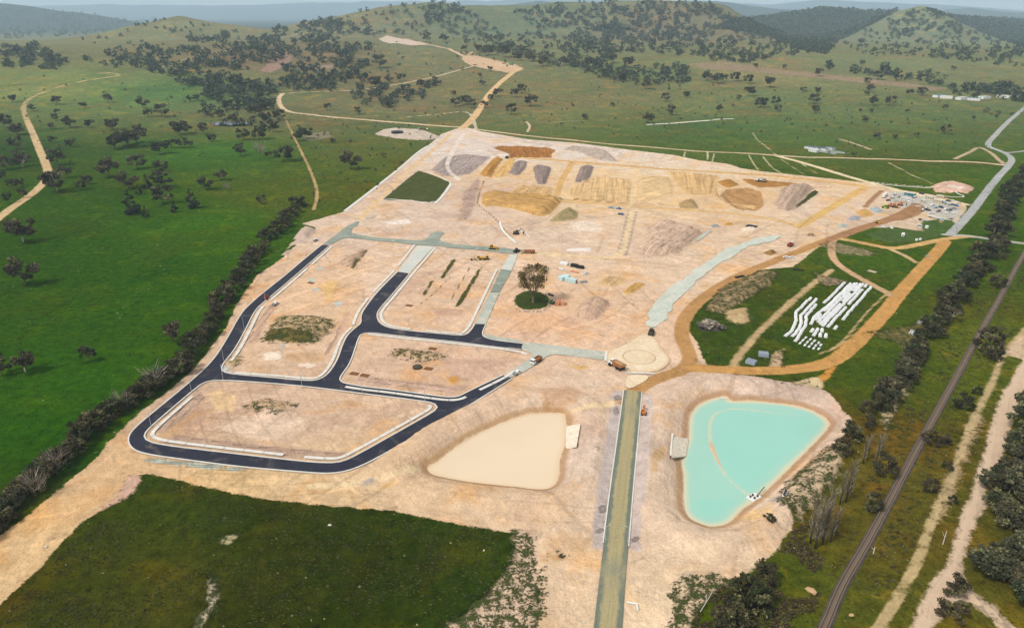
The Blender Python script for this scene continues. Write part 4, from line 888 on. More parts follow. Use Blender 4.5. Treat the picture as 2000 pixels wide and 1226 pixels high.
def crown(name, seed, mat, z0, z1, nc, per, leaf, rad=.5, low=False, cone=False):
    r = np.random.default_rng(seed); cs = []; rs = []
    for k in range(nc):
        t = r.random(); a = r.random() * 6.283
        if cone: hz_ = t; rr = rad * (1 - t * .9) * math.sqrt(r.random()) * .8; z = z0 + (z1 - z0) * hz_
        else:
            z = z0 + (z1 - z0) * (.12 + .78 * t); prof = math.sqrt(max(.05, 1 - ((t - (.35 if low else .5)) / .72) ** 2))
            rr = rad * prof * (.25 + .62 * r.random() ** .6)
        cs.append((rr * math.cos(a), rr * math.sin(a), z)); rs.append(rad * r.uniform(.2, .38) * (1 if not cone else (1.1 - t)))
    V, F, T = leaves(seed + 1, cs, rs, per, leaf)
    me = np_mesh(name, V, F, mat, False); fattr(me, 'tone', T); return me, cs
def trunk(name, cs, z0, mat, r0=.028, nl=5, seed=0):
    m = MB(); rr = random.Random(seed); fork = z0 * .75
    m.tube((0, 0, -.04), (rr.uniform(-.02, .02), rr.uniform(-.02, .02), fork), r0, r0 * .75, 7)
    for c in rr.sample(cs, min(nl, len(cs))):
        mid = (c[0] * .45, c[1] * .45, fork + (c[2] - fork) * .55)
        m.tube((0, 0, fork * .93), mid, r0 * .6, r0 * .4, 5); m.tube(mid, (c[0] * .95, c[1] * .95, c[2]), r0 * .4, r0 * .12, 5)
    return m.mesh(name, mat, True)
PROTO = {'gum': [], 'shrub': [], 'pine': [], 'bare': [], 'poplar': []}
for k in range(6):
    me, cs = crown('crown', 40 + k, M_GUM, .2, 1.0, 17 + 2 * (k % 3), 85, .046)
    PROTO['gum'].append((me, trunk('trunk', cs, .34, M_WHITE if k == 5 else M_BARK, .028, 6, k)))
for k in range(5):
    me, cs = crown('crown', 80 + k, M_SHRUB, .02, 1.0, 17, 85, .05, .54, True)
    PROTO['shrub'].append((me, trunk('trunk', cs, .16, M_BARK, .025, 4, k)))
for k in range(2):
    me, cs = crown('crown', 120 + k, M_PINE, .06, 1.0, 24, 70, .042, .42, False, True)
    PROTO['pine'].append((me, trunk('trunk', [c for c in cs if c[2] > .5], .5, M_BARK, .03, 3, k)))
def bare_tree(seed, mat, poplar=False):
    m = MB(); rr = random.Random(seed)
    m.tube((0, 0, -.04), (0, 0, .75 if poplar else .4), .02, .01, 6)
    V = []; F = []; T = []
    for k in range(150 if poplar else 190):
        a = rr.random() * 6.283
        if poplar:
            z = rr.uniform(.08, .8); L = rr.uniform(.1, .24); o = rr.uniform(.03, .13); p0 = Vector((0, 0, z)); p1 = p0 + Vector((math.cos(a) * o, math.sin(a) * o, L))
        else:
            z = rr.uniform(.12, .62); p0 = Vector((0, 0, z)) + Vector((math.cos(a), math.sin(a), .4)) * rr.random() * .26
            p1 = p0 + Vector((math.cos(a) * rr.uniform(.0, .24), math.sin(a) * rr.uniform(.0, .24), rr.uniform(.06, .3)))
        sd = (p1 - p0).cross(Vector((rr.gauss(0, 1), rr.gauss(0, 1), rr.gauss(0, 1)))).normalized() * (.0045 if poplar else .0065)
        b = len(V); V += [p0 - sd, p0 + sd, p1 + sd * .3, p1 - sd * .3]; F.append((b, b + 1, b + 2, b + 3)); T += [rr.random()] * 4
    me = np_mesh('branches', [tuple(v) for v in V], F, mat, False); fattr(me, 'tone', T)
    return me, m.mesh('trunk', M_BARK if not poplar else mat, True)
for k in range(3): PROTO['bare'].append(bare_tree(k, M_TWIG))
for k in range(4): PROTO['poplar'].append(bare_tree(20 + k, M_POP, True))
KIND_NAME = {'gum': ('gum_tree', 'tree'), 'shrub': ('shrub', 'shrub'), 'pine': ('pine_tree', 'tree'), 'bare': ('bare_tree', 'tree'), 'poplar': ('poplar_tree', 'tree')}
def plant(kind, xy, h, label, group=None, wide=1.0, k=None):
    k = random.randrange(len(PROTO[kind])) if k is None else k
    cm, tm = PROTO[kind][k]; nm, cat = KIND_NAME[kind]
    o = thing(nm, label, cat, (xy[0], xy[1], zat(*xy)), random.random() * 6.28, group)
    o.scale = (h * wide, h * wide, h)
    link(cm.name.split('.')[0], cm, o); link('trunk', tm, o); return o
ORD = 'first second third fourth fifth sixth seventh eighth ninth tenth eleventh twelfth thirteenth fourteenth fifteenth sixteenth seventeenth eighteenth nineteenth twentieth'.split()
def grove(phrase, group, L, kind='gum', wide=1.15, word='gum tree'):
    """trees read off one piece of country: (px, py of the foot, height px)"""
    L = sorted(L); xy = W([(a[0], a[1]) for a in L])
    for n, (a, p) in enumerate(zip(L, xy)):
        if np.isnan(p).any(): continue
        kd = a[3] if len(a) > 3 else kind
        wd = {'gum': word, 'shrub': 'dark shrub', 'pine': 'dark conifer', 'bare': 'leafless pale tree', 'poplar': 'bare poplar'}[kd]
        plant(kd, p, max(2.5, a[2] * mpp(p) * 1.05), '%s, %s from left of those %s' % (wd, ORD[n], phrase), group, wide * random.uniform(.9, 1.12))
grove('on the far left paddock', 'trees on the far left paddock', [(12,250,28),(35,264,22),(25,200,15),(63,217,12),(112,205,18),(112,222,10),(108,236,12),(137,249,22),(100,252,12),(163,211,12),(176,249,16),(212,201,18),(221,254,22)])
grove('behind the pond in the left paddock', 'trees behind the left paddock pond', [(280,212,22),(290,229,16),(317,229,24),(371,198,12),(385,196,12),(350,263,28),(367,259,20),(414,276,15),(396,261,20),(356,288,18),(370,289,16),(430,235,18),(445,215,20),(455,240,16)])
grove('beside the curving farm track', 'trees beside the farm track', [(33,262,20),(33,291,22),(12,331,28),(45,326,25),(40,316,22),(102,278,12),(138,288,16),(113,323,30),(112,374,42),(131,346,24),(160,371,20),(172,359,18)])
grove('left of the curving farm track', 'trees left of the farm track', [(46,386,20),(15,396,22),(25,369,22),(39,363,18),(5,352,20),(46,474,52),(49,556,56)], wide=.95)
grove('in the wide left paddock clump', 'wide clump in the left paddock', [(225,291,30),(250,287,36),(268,280,34),(240,284,28),(214,345,36),(268,329,26),(313,301,26),(335,288,18),(316,334,22)], wide=1.3)
grove('in the middle of the left paddock', 'trees in the middle of the left paddock', [(251,367,34),(288,368,28,'pine'),(316,367,34),(272,379,20,'pine'),(318,398,36),(257,417,44,'pine'),(285,424,22,'pine'),(341,416,22,'pine'),(376,407,36,'pine')], wide=1.15)
grove('apart near the left paddock fence', 'lone trees by the paddock fence', [(403,369,26),(432,351,20),(443,371,18,'bare'),(470,305,22),(507,273,24),(509,306,30,'bare'),(476,274,22),(525,310,14),(556,316,30),(535,259,22),(510,397,16),(582,276,20),(598,271,24),(520,240,22),(500,228,24),(545,235,20),(515,215,22)])
grove('alone on the near green paddock', 'lone trees on the near green paddock', [(50,727,46),(175,707,34),(338,667,40),(5,732,40)], wide=1.0)
grove('above the long concrete channel', 'trees above the concrete channel', [(686,331,36),(651,281,10),(700,223,14),(640,215,14)], wide=1.1)
grove('on the rise left of the ochre hill road', 'trees left of the ochre hill road', [(890,208,16),(910,204,18),(921,211,16),(886,187,10),(937,153,10),(942,166,10),(742,134,24),(709,161,20),(732,171,22),(784,159,16),(760,161,14),(867,82,14),(834,82,16),(958,139,10),(820,170,14),(850,162,12)])
grove('right beside the ochre hill road', 'trees right beside the ochre hill road', [(1003,191,18),(1019,183,18),(1036,208,22),(998,224,20),(1035,193,8),(972,189,16),(946,211,14),(958,196,12),(1143,234,12)])
grove('above the work yard on the hill', 'trees above the hill work yard', [(1060,131,20),(1038,121,18),(984,112,26),(954,108,20),(935,104,18),(907,100,12),(1197,123,18),(1224,133,22),(1010,118,16),(1100,128,16),(1150,132,20)])
grove('on the grassy shoulder behind the site', 'trees on the grassy shoulder', [(1266,241,20),(1311,225,18),(1196,210,10),(1299,198,16),(1262,175,18),(1213,159,20),(1340,190,12),(1405,218,14),(1240,165,14),(1180,150,18)])
grove('on the open field below the wooded ridge', 'trees on the field below the ridge', [(1435,159,18),(1461,163,18),(1503,171,22),(1464,188,20),(1400,164,18),(1443,196,10),(1485,211,20),(1515,206,16),(1519,220,12),(1475,133,10),(1491,119,12),(1531,135,8),(1380,158,18),(1390,162,14),(1412,160,14)])
grove('on the pale field below the right hill', 'trees below the right hill', [(1568,181,10),(1596,183,12),(1589,203,18),(1594,221,16),(1599,149,16),(1694,163,12),(1715,156,16),(1750,158,20),(1727,142,14),(1700,179,14),(1692,188,10),(1706,207,18),(1737,207,18),(1776,186,12),(1800,187,16)])
grove('scattered in the far right meadow', 'trees in the far right meadow', [(1702,220,8),(1680,219,8),(1689,239,12),(1844,262,18),(1862,139,10),(1772,220,8),(1711,271,12),(1747,271,10),(1789,266,8),(1668,306,8),(1845,215,10),(1900,235,8)])
grove('between the railway and the sandy tracks', 'trees by the railway', [(1880,798,32),(1908,770,16),(1815,869,30),(1839,868,24),(1727,925,46),(1706,994,34),(1848,916,18),(1818,958,26),(1858,982,18),(1938,702,30),(1947,561,26),(1931,685,46),(1865,1161,42),(1856,1206,46)], kind='shrub', wide=1.1)
# hedgerow along the left boundary of the site
def row(P, n, hpx, labels, group, kind='shrub', spread=7, wide=1.2, bare=(), brown=0):
    q = np.array(P, float); s = np.r_[0, np.cumsum(np.hypot(*np.diff(q, axis=0).T))]
    for k in range(n):
        t = (k + random.random() * .7) / n * s[-1]
        x = np.interp(t, s, q[:, 0]); y = np.interp(t, s, q[:, 1]); f = t / s[-1]
        p = W1(x + random.gauss(0, spread * .6), y + random.gauss(0, spread * .35)); h = np.interp(f, [0, 1], hpx) * random.uniform(.75, 1.2) * mpp(p)
        plant(kind if random.random() > .25 or kind != 'shrub' else 'gum', p, h, labels[min(len(labels) - 1, int(f * len(labels)))], group, wide * random.uniform(.9, 1.2))
HEDGE = [(584,402),(565,425),(547,449),(531,470),(510,494),(490,521),(468,548),(452,574),(436,600),(414,634),(398,657),(376,690),(350,726),(318,752),(268,776),(240,797),(186,838),(146,884),(120,904),(74,944),(24,985),(6,1022),(-40,1060)]
row(HEDGE, 72, (24, 42), ['dark shrub in the left hedgerow, beyond the upper road end', 'dark shrub in the left hedgerow beside the straight upper road', 'dark shrub in the left hedgerow beside the road junction', 'dark shrub in the left hedgerow beside the sharp road bend', 'dark shrub in the left hedgerow along the lower dirt road'], 'hedgerow along the left boundary')
for px, py, h, lab in [(306,760,50,'pale leafless tree in the hedgerow left of the road junction'), (240,800,40,'pale leafless tree in the hedgerow beside the sharp road bend'), (112,925,50,'pale leafless tree in the lower hedgerow above the dirt road'), (70,968,54,'pale leafless tree lowest in the hedgerow, by the dirt road')]:
    plant('bare', W1(px, py), h * mpp(W1(px, py)) * 1.15, lab, None, 1.25)
RHEDGE = [(2010,340),(1984,380),(1970,412),(1953,445),(1948,478),(1927,502),(1914,528),(1893,548),(1875,574),(1857,606),(1836,628),(1822,655),(1806,664),(1788,692),(1768,714),(1770,735),(1740,756),(1728,786),(1706,808)]
row(RHEDGE, 62, (26, 32), ['dark shrub in the belt left of the railway, beside the grey sealed road', 'dark shrub in the belt left of the railway, opposite the ochre track', 'dark shrub in the belt left of the railway, beside the pale sheets', 'dark shrub in the belt left of the railway, nearest the turquoise pond'], 'tree belt left of the railway', spread=12)
for px, py, h in [(1697,838,26),(1659,862,34),(1642,888,26),(1690,820,28),(1712,790,24)]:
    pass
grove('at the right rim of the turquoise pond', 'shrubs by the turquoise pond', [(1697,838,26),(1659,864,36),(1642,890,28),(1690,812,28),(1714,792,26)], kind='shrub')
grove('in the thicket at the bottom edge', 'thicket at the bottom edge', [(1495,1131,42),(1454,1176,60),(1481,1190,56),(1426,1216,56),(1407,1224,40),(1440,1232,50)], kind='shrub', wide=1.05)
k = 0
for px, py, h in [(1582,1060,95),(1592,1070,112),(1602,1050,100),(1612,1040,112),(1622,1058,74),(1632,1045,66),(1640,985,78),(1652,980,84),(1660,965,82),(1685,905,62),(1694,895,54),(1710,905,68),(1720,890,52),(1587,1040,90),(1606,1062,96)]:
    p = W1(px, py); plant('poplar', p, h * mpp(p) * 1.1, 'tall slender leafless poplar below the right bank of the turquoise pond', 'bare poplars beside the turquoise pond', 1.0)
# wood in the lower right corner
WR = np.array([(1962,850),(2000,800),(2080,760),(2120,1000),(2080,1180),(1990,1190),(1910,1125),(1893,1080),(1908,1035),(1935,995),(1932,945),(1958,908)], float)
n = 0
while n < 70:
    x = random.uniform(1885, 2110); y = random.uniform(770, 1190)
    if not inside(WR, np.array([x]), np.array([y]))[0]: continue
    p = W1(x, y); plant('gum', p, random.uniform(36, 58) * mpp(p), 'dark gum tree in the dense wood at the lower right corner', 'dense wood at the lower right corner', 1.25); n += 1
# the kept tree in its grass circle
p = W1(1041, 591); hgt_ = 70 * mpp(p) * 1.12
ot = thing('gum_tree', 'big golden-brown gum tree kept on a round grass island amid the earthworks', 'tree', (p[0], p[1], zat(*p)), .6); ot.scale = (hgt_,) * 3
rr = random.Random(4); cs = []; rs = []
for k in range(26):
    a = k * 2.4; t = rr.random(); z = .42 + .5 * t; r_ = .46 * math.sqrt(max(.1, 1 - ((t - .35) / .75) ** 2)) * rr.uniform(.45, 1); cs.append((r_ * math.cos(a), r_ * math.sin(a), z)); rs.append(rr.uniform(.09, .16))
V_, F_, T_ = leaves(5, cs, rs, 120, .021, .75); me = np_mesh('crown', V_, F_, M_OLD, False); fattr(me, 'tone', T_); link('crown', me, ot)
m = MB(); m.tube((0, 0, -.03), (0, .01, .2), .03, .022, 8)
for k in range(7):
    a = k * .9; mid = (.12 * math.cos(a), .12 * math.sin(a), .36); m.tube((0, .01, .17), mid, .016, .011, 6)
    for c in sorted(cs, key=lambda c: (c[0] - mid[0] * 2) ** 2 + (c[1] - mid[1] * 2) ** 2)[:4]: m.tube(mid, c, .009, .003, 5)
m.build('trunk', M_BARK, ot)

# far woods: too many to count one by one
LOW = []; LOWC = []
for k in range(7):
    r = np.random.default_rng(300 + k); cs = []
    for _ in range(8):
        d = r.normal(size=3); d /= np.linalg.norm(d); cs.append((d[0] * .26, d[1] * .26, .52 + d[2] * .24))
    LOW.append(leaves(310 + k, cs, [.2] * 8, 3, .12, .9)); LOWC.append(leaves(330 + k, cs[:5], [.24] * 5, 1, .2, .9))
def wood(name, poly, n, size, jit=.4, gap=(16, .32)):
    n = int(n * (1.0 if name == 'woodland' else 1))
    P = np.array(poly, float); lo = P.min(0); hi = P.max(0); px = []; py = []
    while len(px) < n:
        x = rng.uniform(lo[0], hi[0], n * 4); y = rng.uniform(lo[1], hi[1], n * 4); ok = inside(P, x, y)
        if gap: ok &= vnoise(x / gap[0] + 3, y / (gap[0] * .45) + 9) > gap[1]
        px += list(x[ok]); py += list(y[ok])
    px = np.array(px[:n]); py = np.array(py[:n]); xy = at_many(px, py); ok = ~np.isnan(xy).any(1); xy = xy[ok]
    z = zats(xy[:, 0], xy[:, 1]); VV = []; FF = []; TT = []; b = 0
    for (x, y), zz in zip(xy, z):
        V, F, T = (LOW if name != 'forest' else LOWC)[rng.integers(7)]; h = size * rng.uniform(1 - jit, 1 + jit) * mpp((x, y)); a = rng.random() * 6.28; c, s = math.cos(a), math.sin(a)
        VV.append(np.stack([x + (V[:, 0] * c - V[:, 1] * s) * h * 1.15, y + (V[:, 0] * s + V[:, 1] * c) * h * 1.15, zz + V[:, 2] * h - h * .12], 1)); FF.append(F + b); b += len(V); TT.append(T * .7 + rng.random() * .3)
    me = np_mesh(name, np.vstack(VV), np.vstack(FF), M_WOOD, False); fattr(me, 'tone', np.hstack(TT)); return link(name, me, kind='stuff')
M_WOOD = leaf_mat('far_wood_foliage', (68, 78, 60), (70, 80, 62), (112, 112, 86))
wood('woodland', [(0,98),(60,88),(140,122),(110,136),(0,132)], 110, 15)
wood('woodland', [(150,118),(245,100),(300,112),(310,128),(240,135),(180,130)], 45, 13)
wood('woodland', [(255,98),(330,88),(430,66),(560,100),(570,112),(480,140),(300,143),(240,128)], 190, 15, gap=(19, .34))
wood('woodland', [(300,138),(420,150),(540,165),(535,218),(470,222),(430,205),(360,170)], 200, 16)
wood('woodland', [(470,110),(560,112),(660,135),(725,112),(742,62),(640,40),(560,52),(500,82)], 210, 14, gap=(18, .37))
wood('woodland', [(555,132),(720,125),(705,182),(545,178)], 150, 15, gap=(21, .30))
wood('woodland', [(690,182),(745,170),(862,163),(840,192),(765,212),(695,208)], 85, 14, gap=(16, .32))
wood('woodland', [(150,80),(240,55),(345,30),(440,50),(500,75),(420,90),(300,95),(200,100)], 36, 9)
wood('woodland', [(820,2),(905,14),(965,60),(1005,95),(940,104),(880,66),(830,40)], 150, 10, gap=(15, .34))
wood('woodland', [(660,30),(820,8),(850,50),(840,75),(700,70)], 60, 9, gap=(15, .42))
wood('woodland', [(1000,25),(1150,2),(1390,8),(1470,58),(1600,102),(1560,110),(1480,118),(1400,102),(1300,70),(1200,60),(1130,52),(1050,60)], 760, 9, gap=(18, .28))
wood('woodland', [(1200,55),(1320,70),(1420,100),(1500,112),(1460,125),(1380,118),(1290,105),(1210,105)], 230, 11, gap=(16, .24))
wood('woodland', [(1125,60),(1215,48),(1208,100),(1195,138),(1110,132),(1098,102)], 190, 13)
wood('woodland', [(1000,88),(1110,122),(1180,140),(1340,126),(1345,165),(1280,165),(1180,156),(1060,124),(960,100)], 170, 13, gap=(18, .28))
wood('woodland', [(930,70),(1100,62),(1110,100),(1000,92)], 60, 9, gap=(15, .37))
wood('forest', [(1385,56),(1450,36),(1530,28),(1610,17),(1690,22),(1762,18),(1700,50),(1640,80),(1612,108),(1560,98),(1500,72),(1440,60)], 5200, 6.0, .4, None)
wood('forest', [(1805,16),(1850,32),(1920,66),(1990,92),(2040,110),(2040,40),(1900,36),(1830,30)], 3000, 6.0, .4, None)
wood('woodland', [(1640,88),(1700,54),(1755,28),(1800,18),(1850,38),(1920,72),(1990,98),(1900,112),(1700,112)], 330, 8, gap=(16, .34))
wood('woodland', [(1600,120),(1760,128),(1850,150),(1840,168),(1700,150),(1610,138)], 60, 12, gap=(16, .37))
wood('woodland', [(1790,95),(2010,98),(2010,135),(1960,130),(1850,118),(1780,110)], 110, 10, gap=(16, .32))
wood('woodland', [(1850,172),(1900,168),(2005,172),(2005,202),(1950,196),(1870,190)], 80, 15, gap=(16, .18))
wood('woodland', [(1900,215),(1960,205),(1990,225),(1930,240)], 6, 9)
wood('woodland', [(0,60),(180,50),(320,30),(330,40),(150,72),(0,78)], 240, 6)
wood('woodland', [(0,20),(80,20),(300,28),(260,40),(0,58)], 320, 4, gap=(21, .27))
wood('woodland', [(360,205),(430,210),(540,215),(560,255),(520,265),(450,245),(380,225)], 26, 16)
wood('scrub', [(1000,160),(1300,150),(1850,180),(1960,310),(1500,300),(1000,245)], 260, 4.5, .6)
wood('scrub', [(560,250),(850,200),(880,250),(700,400),(620,400)], 120, 5, .6)
wood('scrub', [(0,150),(300,150),(520,230),(560,300),(0,330)], 90, 5, .6)
wood('scrub', [(700,80),(1000,60),(1000,140),(720,160)], 90, 5, .6)
# rough tussocks and low scrub in the unmown grass
TUS = [leaves(500 + k, [(0, 0, .3), (.25, .1, .25), (-.2, .2, .2)], [.32, .25, .25], 2, .2, .7) for k in range(4)]
M_TUS = leaf_mat('tussock', (66, 76, 36), (68, 74, 38), (120, 116, 66)); M_TUS2 = leaf_mat('dry_scrub', (70, 60, 40), (72, 62, 42), (122, 104, 70))
def tussocks(poly, n, lo, hi, mat, gap=None, exclude=True):
    P = W(poly); b0 = P.min(0); b1 = P.max(0); x = rng.uniform(b0[0], b1[0], n * 6); y = rng.uniform(b0[1], b1[1], n * 6)
    ok = inside(P, x, y) & (bil(bare_sd.reshape(MX.shape), x, y) < -1.5) & (bil(t_sd.reshape(MX.shape), x, y) < -1) & (bil(b_sd.reshape(MX.shape), x, y) < -1) & (bil(a_sd.reshape(MX.shape), x, y) < 0)
    d, _ = seg_dist(RAIL[::6], x, y); ok &= d > 3.2
    if gap: ok &= vnoise(x / gap[0], y / gap[0]) > gap[1]
    x = x[ok][:n]; y = y[ok][:n]; z = zats(x, y); VV = []; FF = []; TT = []; b = 0
    for xx, yy, zz in zip(x, y, z):
        V, F, T = TUS[rng.integers(4)]; h = rng.uniform(lo, hi); VV.append(V * h * np.array([1.3, 1.3, 1]) + (xx, yy, zz - .1 * h)); FF.append(F + b); b += len(V); TT.append(T * .6 + rng.random() * .4)
    me = np_mesh('tussocks', np.vstack(VV), np.vstack(FF), mat, False); fattr(me, 'tone', np.hstack(TT)); return link('tussocks', me, kind='stuff')
RC = [(1560,1240),(1600,1100),(1690,930),(1800,740),(1920,560),(2030,480),(2040,620),(1960,760),(1860,960),(1760,1240)]
tussocks(RC, 4200, .5, 1.5, M_TUS, (14, .4)); tussocks(RC, 2200, .5, 1.7, M_TUS2, (11, .55))
tussocks([(0,1205),(270,930),(640,995),(1000,1045),(1040,1240),(-40,1240)], 4200, .3, .9, M_TUS, (18, .35)); tussocks([(0,1205),(270,930),(640,995),(1000,1045),(1040,1240),(-40,1240)], 1500, .3, .8, M_TUS2, (9, .6))
tussocks([(1345,640),(1400,570),(1500,530),(1620,490),(1740,575),(1650,670),(1590,710),(1390,716)], 1500, .4, 1.1, M_TUS, (12, .45)); tussocks([(1600,760),(1760,600),(1880,470),(1950,450),(1830,640),(1680,830)], 1500, .3, .9, M_TUS, (16, .45))
tussocks([(1330,1240),(1345,1130),(1430,1130),(1560,1030),(1620,1000),(1590,1240)], 1600, .5, 1.6, M_TUS2, (10, .4))
#@@PART4
# ------------------------------------------------------------------ vehicles and plant
P_ = dict(white=plain('white_paint', (236, 236, 232), .45, 0, .05), dark=plain('dark_rubber', (38, 38, 40), .8), glass=plain('dark_glass', (44, 52, 60), .15), yellow=plain('machine_yellow', (214, 166, 52), .55), orange=plain('machine_orange', (206, 120, 50), .55),
          rust=plain('rusty_tray', (158, 106, 66), .8), blue=plain('blue_paint', (72, 116, 176), .4), navy=plain('navy_paint', (52, 66, 92), .4), lblue=plain('light_blue_paint', (150, 190, 206), .4), grey=plain('grey_paint', (150, 152, 152), .5), red=plain('red_paint', (150, 58, 48), .5),
          green=plain('green_paint', (76, 148, 92), .5), lime=plain('hi_vis_paint', (196, 214, 60), .5), tan=plain('tan_cladding', (206, 190, 160), .7), teal=plain('teal_cladding', (70, 124, 136), .6), aqua=plain('aqua_tarp', (196, 226, 226), .6), steel=plain('dark_steel', (72, 68, 60), .6), timber=plain('timber', (176, 140, 96), .8),
          brown=plain('brown_plate', (128, 84, 48), .85), black=plain('black_plastic', (40, 40, 44), .6), tarp=plain('blue_grey_tarp', (150, 160, 174), .6), roofw=plain('pale_roof', (214, 214, 210), .6), roofd=plain('slate_roof', (88, 98, 112), .6), terr=plain('orange_cladding', (214, 150, 110), .7))
WHEELS = {}
def wheel(parent, x, y, r, w=.3):
    k = (round(r, 2), round(w, 2))
    if k not in WHEELS: WHEELS[k] = MB().tube((0, -w / 2, 0), (0, w / 2, 0), r, r, 10).mesh('wheel', P_['dark'])
    return link('wheel', WHEELS[k], parent, (x, y, r))
def place(name, label, cat, px, py, d=(1, 0), group=None, lift=0.0):
    q = W([(px, py), (px + d[0], py + d[1])]); v = q[1] - q[0]
    return thing(name, label, cat, (q[0][0], q[0][1], zat(*q[0]) + lift), math.atan2(v[1], v[0]), group)
SC = 1.12
def car(px, py, d, label, paint='white', group=None, name='car', cat='car'):
    o = place(name, label, cat, px, py, d, group); o.scale = (SC,) * 3
    m = MB(); m.prism([(-2.2, .35), (2.2, .35), (2.25, .75), (1.1, .95), (-2.0, 1.0), (-2.25, .8)], -.9, .9); m.box((-.25, 0, .95), (2.7, 1.66, .5), (.7, .86)); m.build('body', P_[paint], o)
    w = MB(); w.box((-.25, 0, 1.0), (2.55, 1.72, .34), (.82, .93)); w.build('windows', P_['glass'], o)
    for x in (-1.35, 1.4):
        for y in (-.8, .8): wheel(o, x, y, .34, .24)
    return o
def ute(px, py, d, label, paint='white', tray='grey', group=None):
    o = place('utility_truck', label, 'ute', px, py, d, group); o.scale = (SC,) * 3
    m = MB(); m.prism([(-.3, .4), (2.5, .4), (2.55, .85), (1.5, 1.05), (-.3, 1.1)], -.9, .9); m.box((.5, 0, 1.05), (1.7, 1.66, .65), (.72, .86), 0, -.1); m.build('cab', P_[paint], o)
    w = MB(); w.box((.5, 0, 1.12), (1.6, 1.72, .42), (.8, .93), 0, -.06); w.build('windows', P_['glass'], o)
    t = MB(); t.box((-1.5, 0, .7), (2.3, 1.8, .14))
    for y in (-.86, .86): t.box((-1.5, y, .84), (2.3, .08, .34))
    t.box((-2.61, 0, .84), (.08, 1.64, .34)); t.build('tray', P_[tray], o)
    for x in (-1.6, 1.55):
        for y in (-.8, .8): wheel(o, x, y, .36, .26)
    return o
def truck(px, py, d, label, cab='white', body='rust', L=7.5, name='tipper_truck', cat='truck'):
    o = place(name, label, cat, px, py, d); h = L / 2; o.scale = (SC,) * 3
    MB().box((0, 0, .75), (L, .9, .3)).build('chassis', P_['steel'], o)
    m = MB(); m.box((h - 1.0, 0, .7), (2.0, 2.4, 1.3), (1, 1)); m.box((h - 1.05, 0, 2.0), (1.85, 2.3, .85), (.82, .92), 0, -.1); m.build('cab', P_[cab], o)
    MB().box((h - 1.0, 0, 2.06), (1.93, 2.36, .5), (.9, .95), 0, -.05).build('windows', P_['glass'], o)
    t = MB(); B = L - 2.5; t.box((-1.15, 0, 1.05), (B, 2.4, .15))
    for y in (-1.15, 1.15): t.box((-1.15, y, 1.2), (B, .1, 1.0))
    for x in (-1.15 - B / 2 + .05, -1.15 + B / 2 - .05): t.box((x, 0, 1.2), (.1, 2.2, 1.0 if x < 0 else 1.4))
    t.box((-1.15, 0, 1.2), (B - .3, 2.15, .5), (.8, .6)); t.build('tray', P_[body], o)
    for x in (h - 1.2, -h + 1.2, -h + 2.5):
        for y in (-1.0, 1.0): wheel(o, x, y, .5, .34)
    return o
def dumper(px, py, d, label):
    o = place('dump_truck', label, 'dump truck', px, py, d); o.scale = (SC,) * 3
    MB().box((.2, 0, 1.0), (8.6, 1.1, .5)).build('chassis', P_['steel'], o)
    m = MB(); m.box((3.2, 0, 1.2), (2.6, 2.2, 1.0), (.95, .95)); m.box((2.6, 0, 2.2), (1.5, 1.8, 1.3), (.85, .9)); m.build('cab', P_['white'], o)
    MB().box((2.6, 0, 2.4), (1.56, 1.86, .7), (.9, .95)).build('windows', P_['glass'], o)
    t = MB(); t.prism([(1.5, 1.7), (1.7, 3.2), (-4.6, 3.0), (-5.2, 2.6), (-3.6, 1.5), (.8, 1.4)], -1.5, 1.5); t.build('dump_body', P_['rust'], o)
    MB().box((-1.4, 0, 2.95), (5.2, 2.6, .5), (.7, .5)).build('load', P_['timber'], o)
    for x in (3.2, -1.4, -3.2):
        for y in (-1.25, 1.25): wheel(o, x, y, .85, .6)
    return o
def excavator(px, py, d, label, paint='yellow', s=1.0, reach=1.0):
    o = place('excavator', label, 'excavator', px, py, d); o.scale = (s,) * 3
    for y in (-1.15, 1.15):
        m = MB(); m.prism([(-1.9, .1), (1.9, .1), (2.2, .5), (1.9, .95), (-1.9, .95), (-2.2, .5)], y - .3, y + .3); m.build('track', P_['dark'], o)
    MB().box((-.3, 0, .95), (3.0, 2.4, 1.1), (.95, .95)).build('house', P_[paint], o)
    c = MB().box((.5, .7, 1.5), (1.4, .95, 1.4), (.85, .9)).build('cab', P_[paint], o); MB().box((.52, .7, 1.9), (1.46, 1.0, .8), (.9, .93)).build('window', P_['glass'], c)
    m = MB(); m.tube((1.0, -.2, 1.5), (3.4, -.2, 4.2), .32, .28, 6); m.tube((3.4, -.2, 4.2), (5.6 * reach, -.2, 2.4), .26, .2, 6); m.build('boom', P_[paint], o)
    MB().prism([(5.4 * reach, 2.5), (6.0 * reach, 2.2), (5.8 * reach, 1.0), (4.7 * reach, 1.2), (4.8 * reach, 1.8)], -.75, .35).build('bucket', P_['steel'], o)
    return o
def dozer(px, py, d, label, paint='yellow', s=1.0):
    o = place('bulldozer', label, 'bulldozer', px, py, d); o.scale = (s,) * 3
    for y in (-1.1, 1.1): MB().prism([(-2.0, .1), (1.8, .1), (2.2, .5), (1.5, 1.1), (-1.7, 1.1), (-2.3, .6)], y - .3, y + .3).build('track', P_['dark'], o)
    MB().box((.7, 0, .8), (2.6, 1.4, 1.1), (.95, .9)).build('engine_hood', P_[paint], o)
    c = MB().box((-.9, 0, .9), (1.5, 1.7, 1.9), (.85, .88)).build('cab', P_[paint], o); MB().box((-.9, 0, 1.6), (1.56, 1.76, .85), (.92, .94)).build('window', P_['glass'], c)
    MB().prism([(2.6, .1), (2.85, .3), (2.7, .9), (2.85, 1.5), (2.55, 1.4), (2.4, .7)], -1.9, 1.9).build('blade', P_['yellow'], o)
    return o
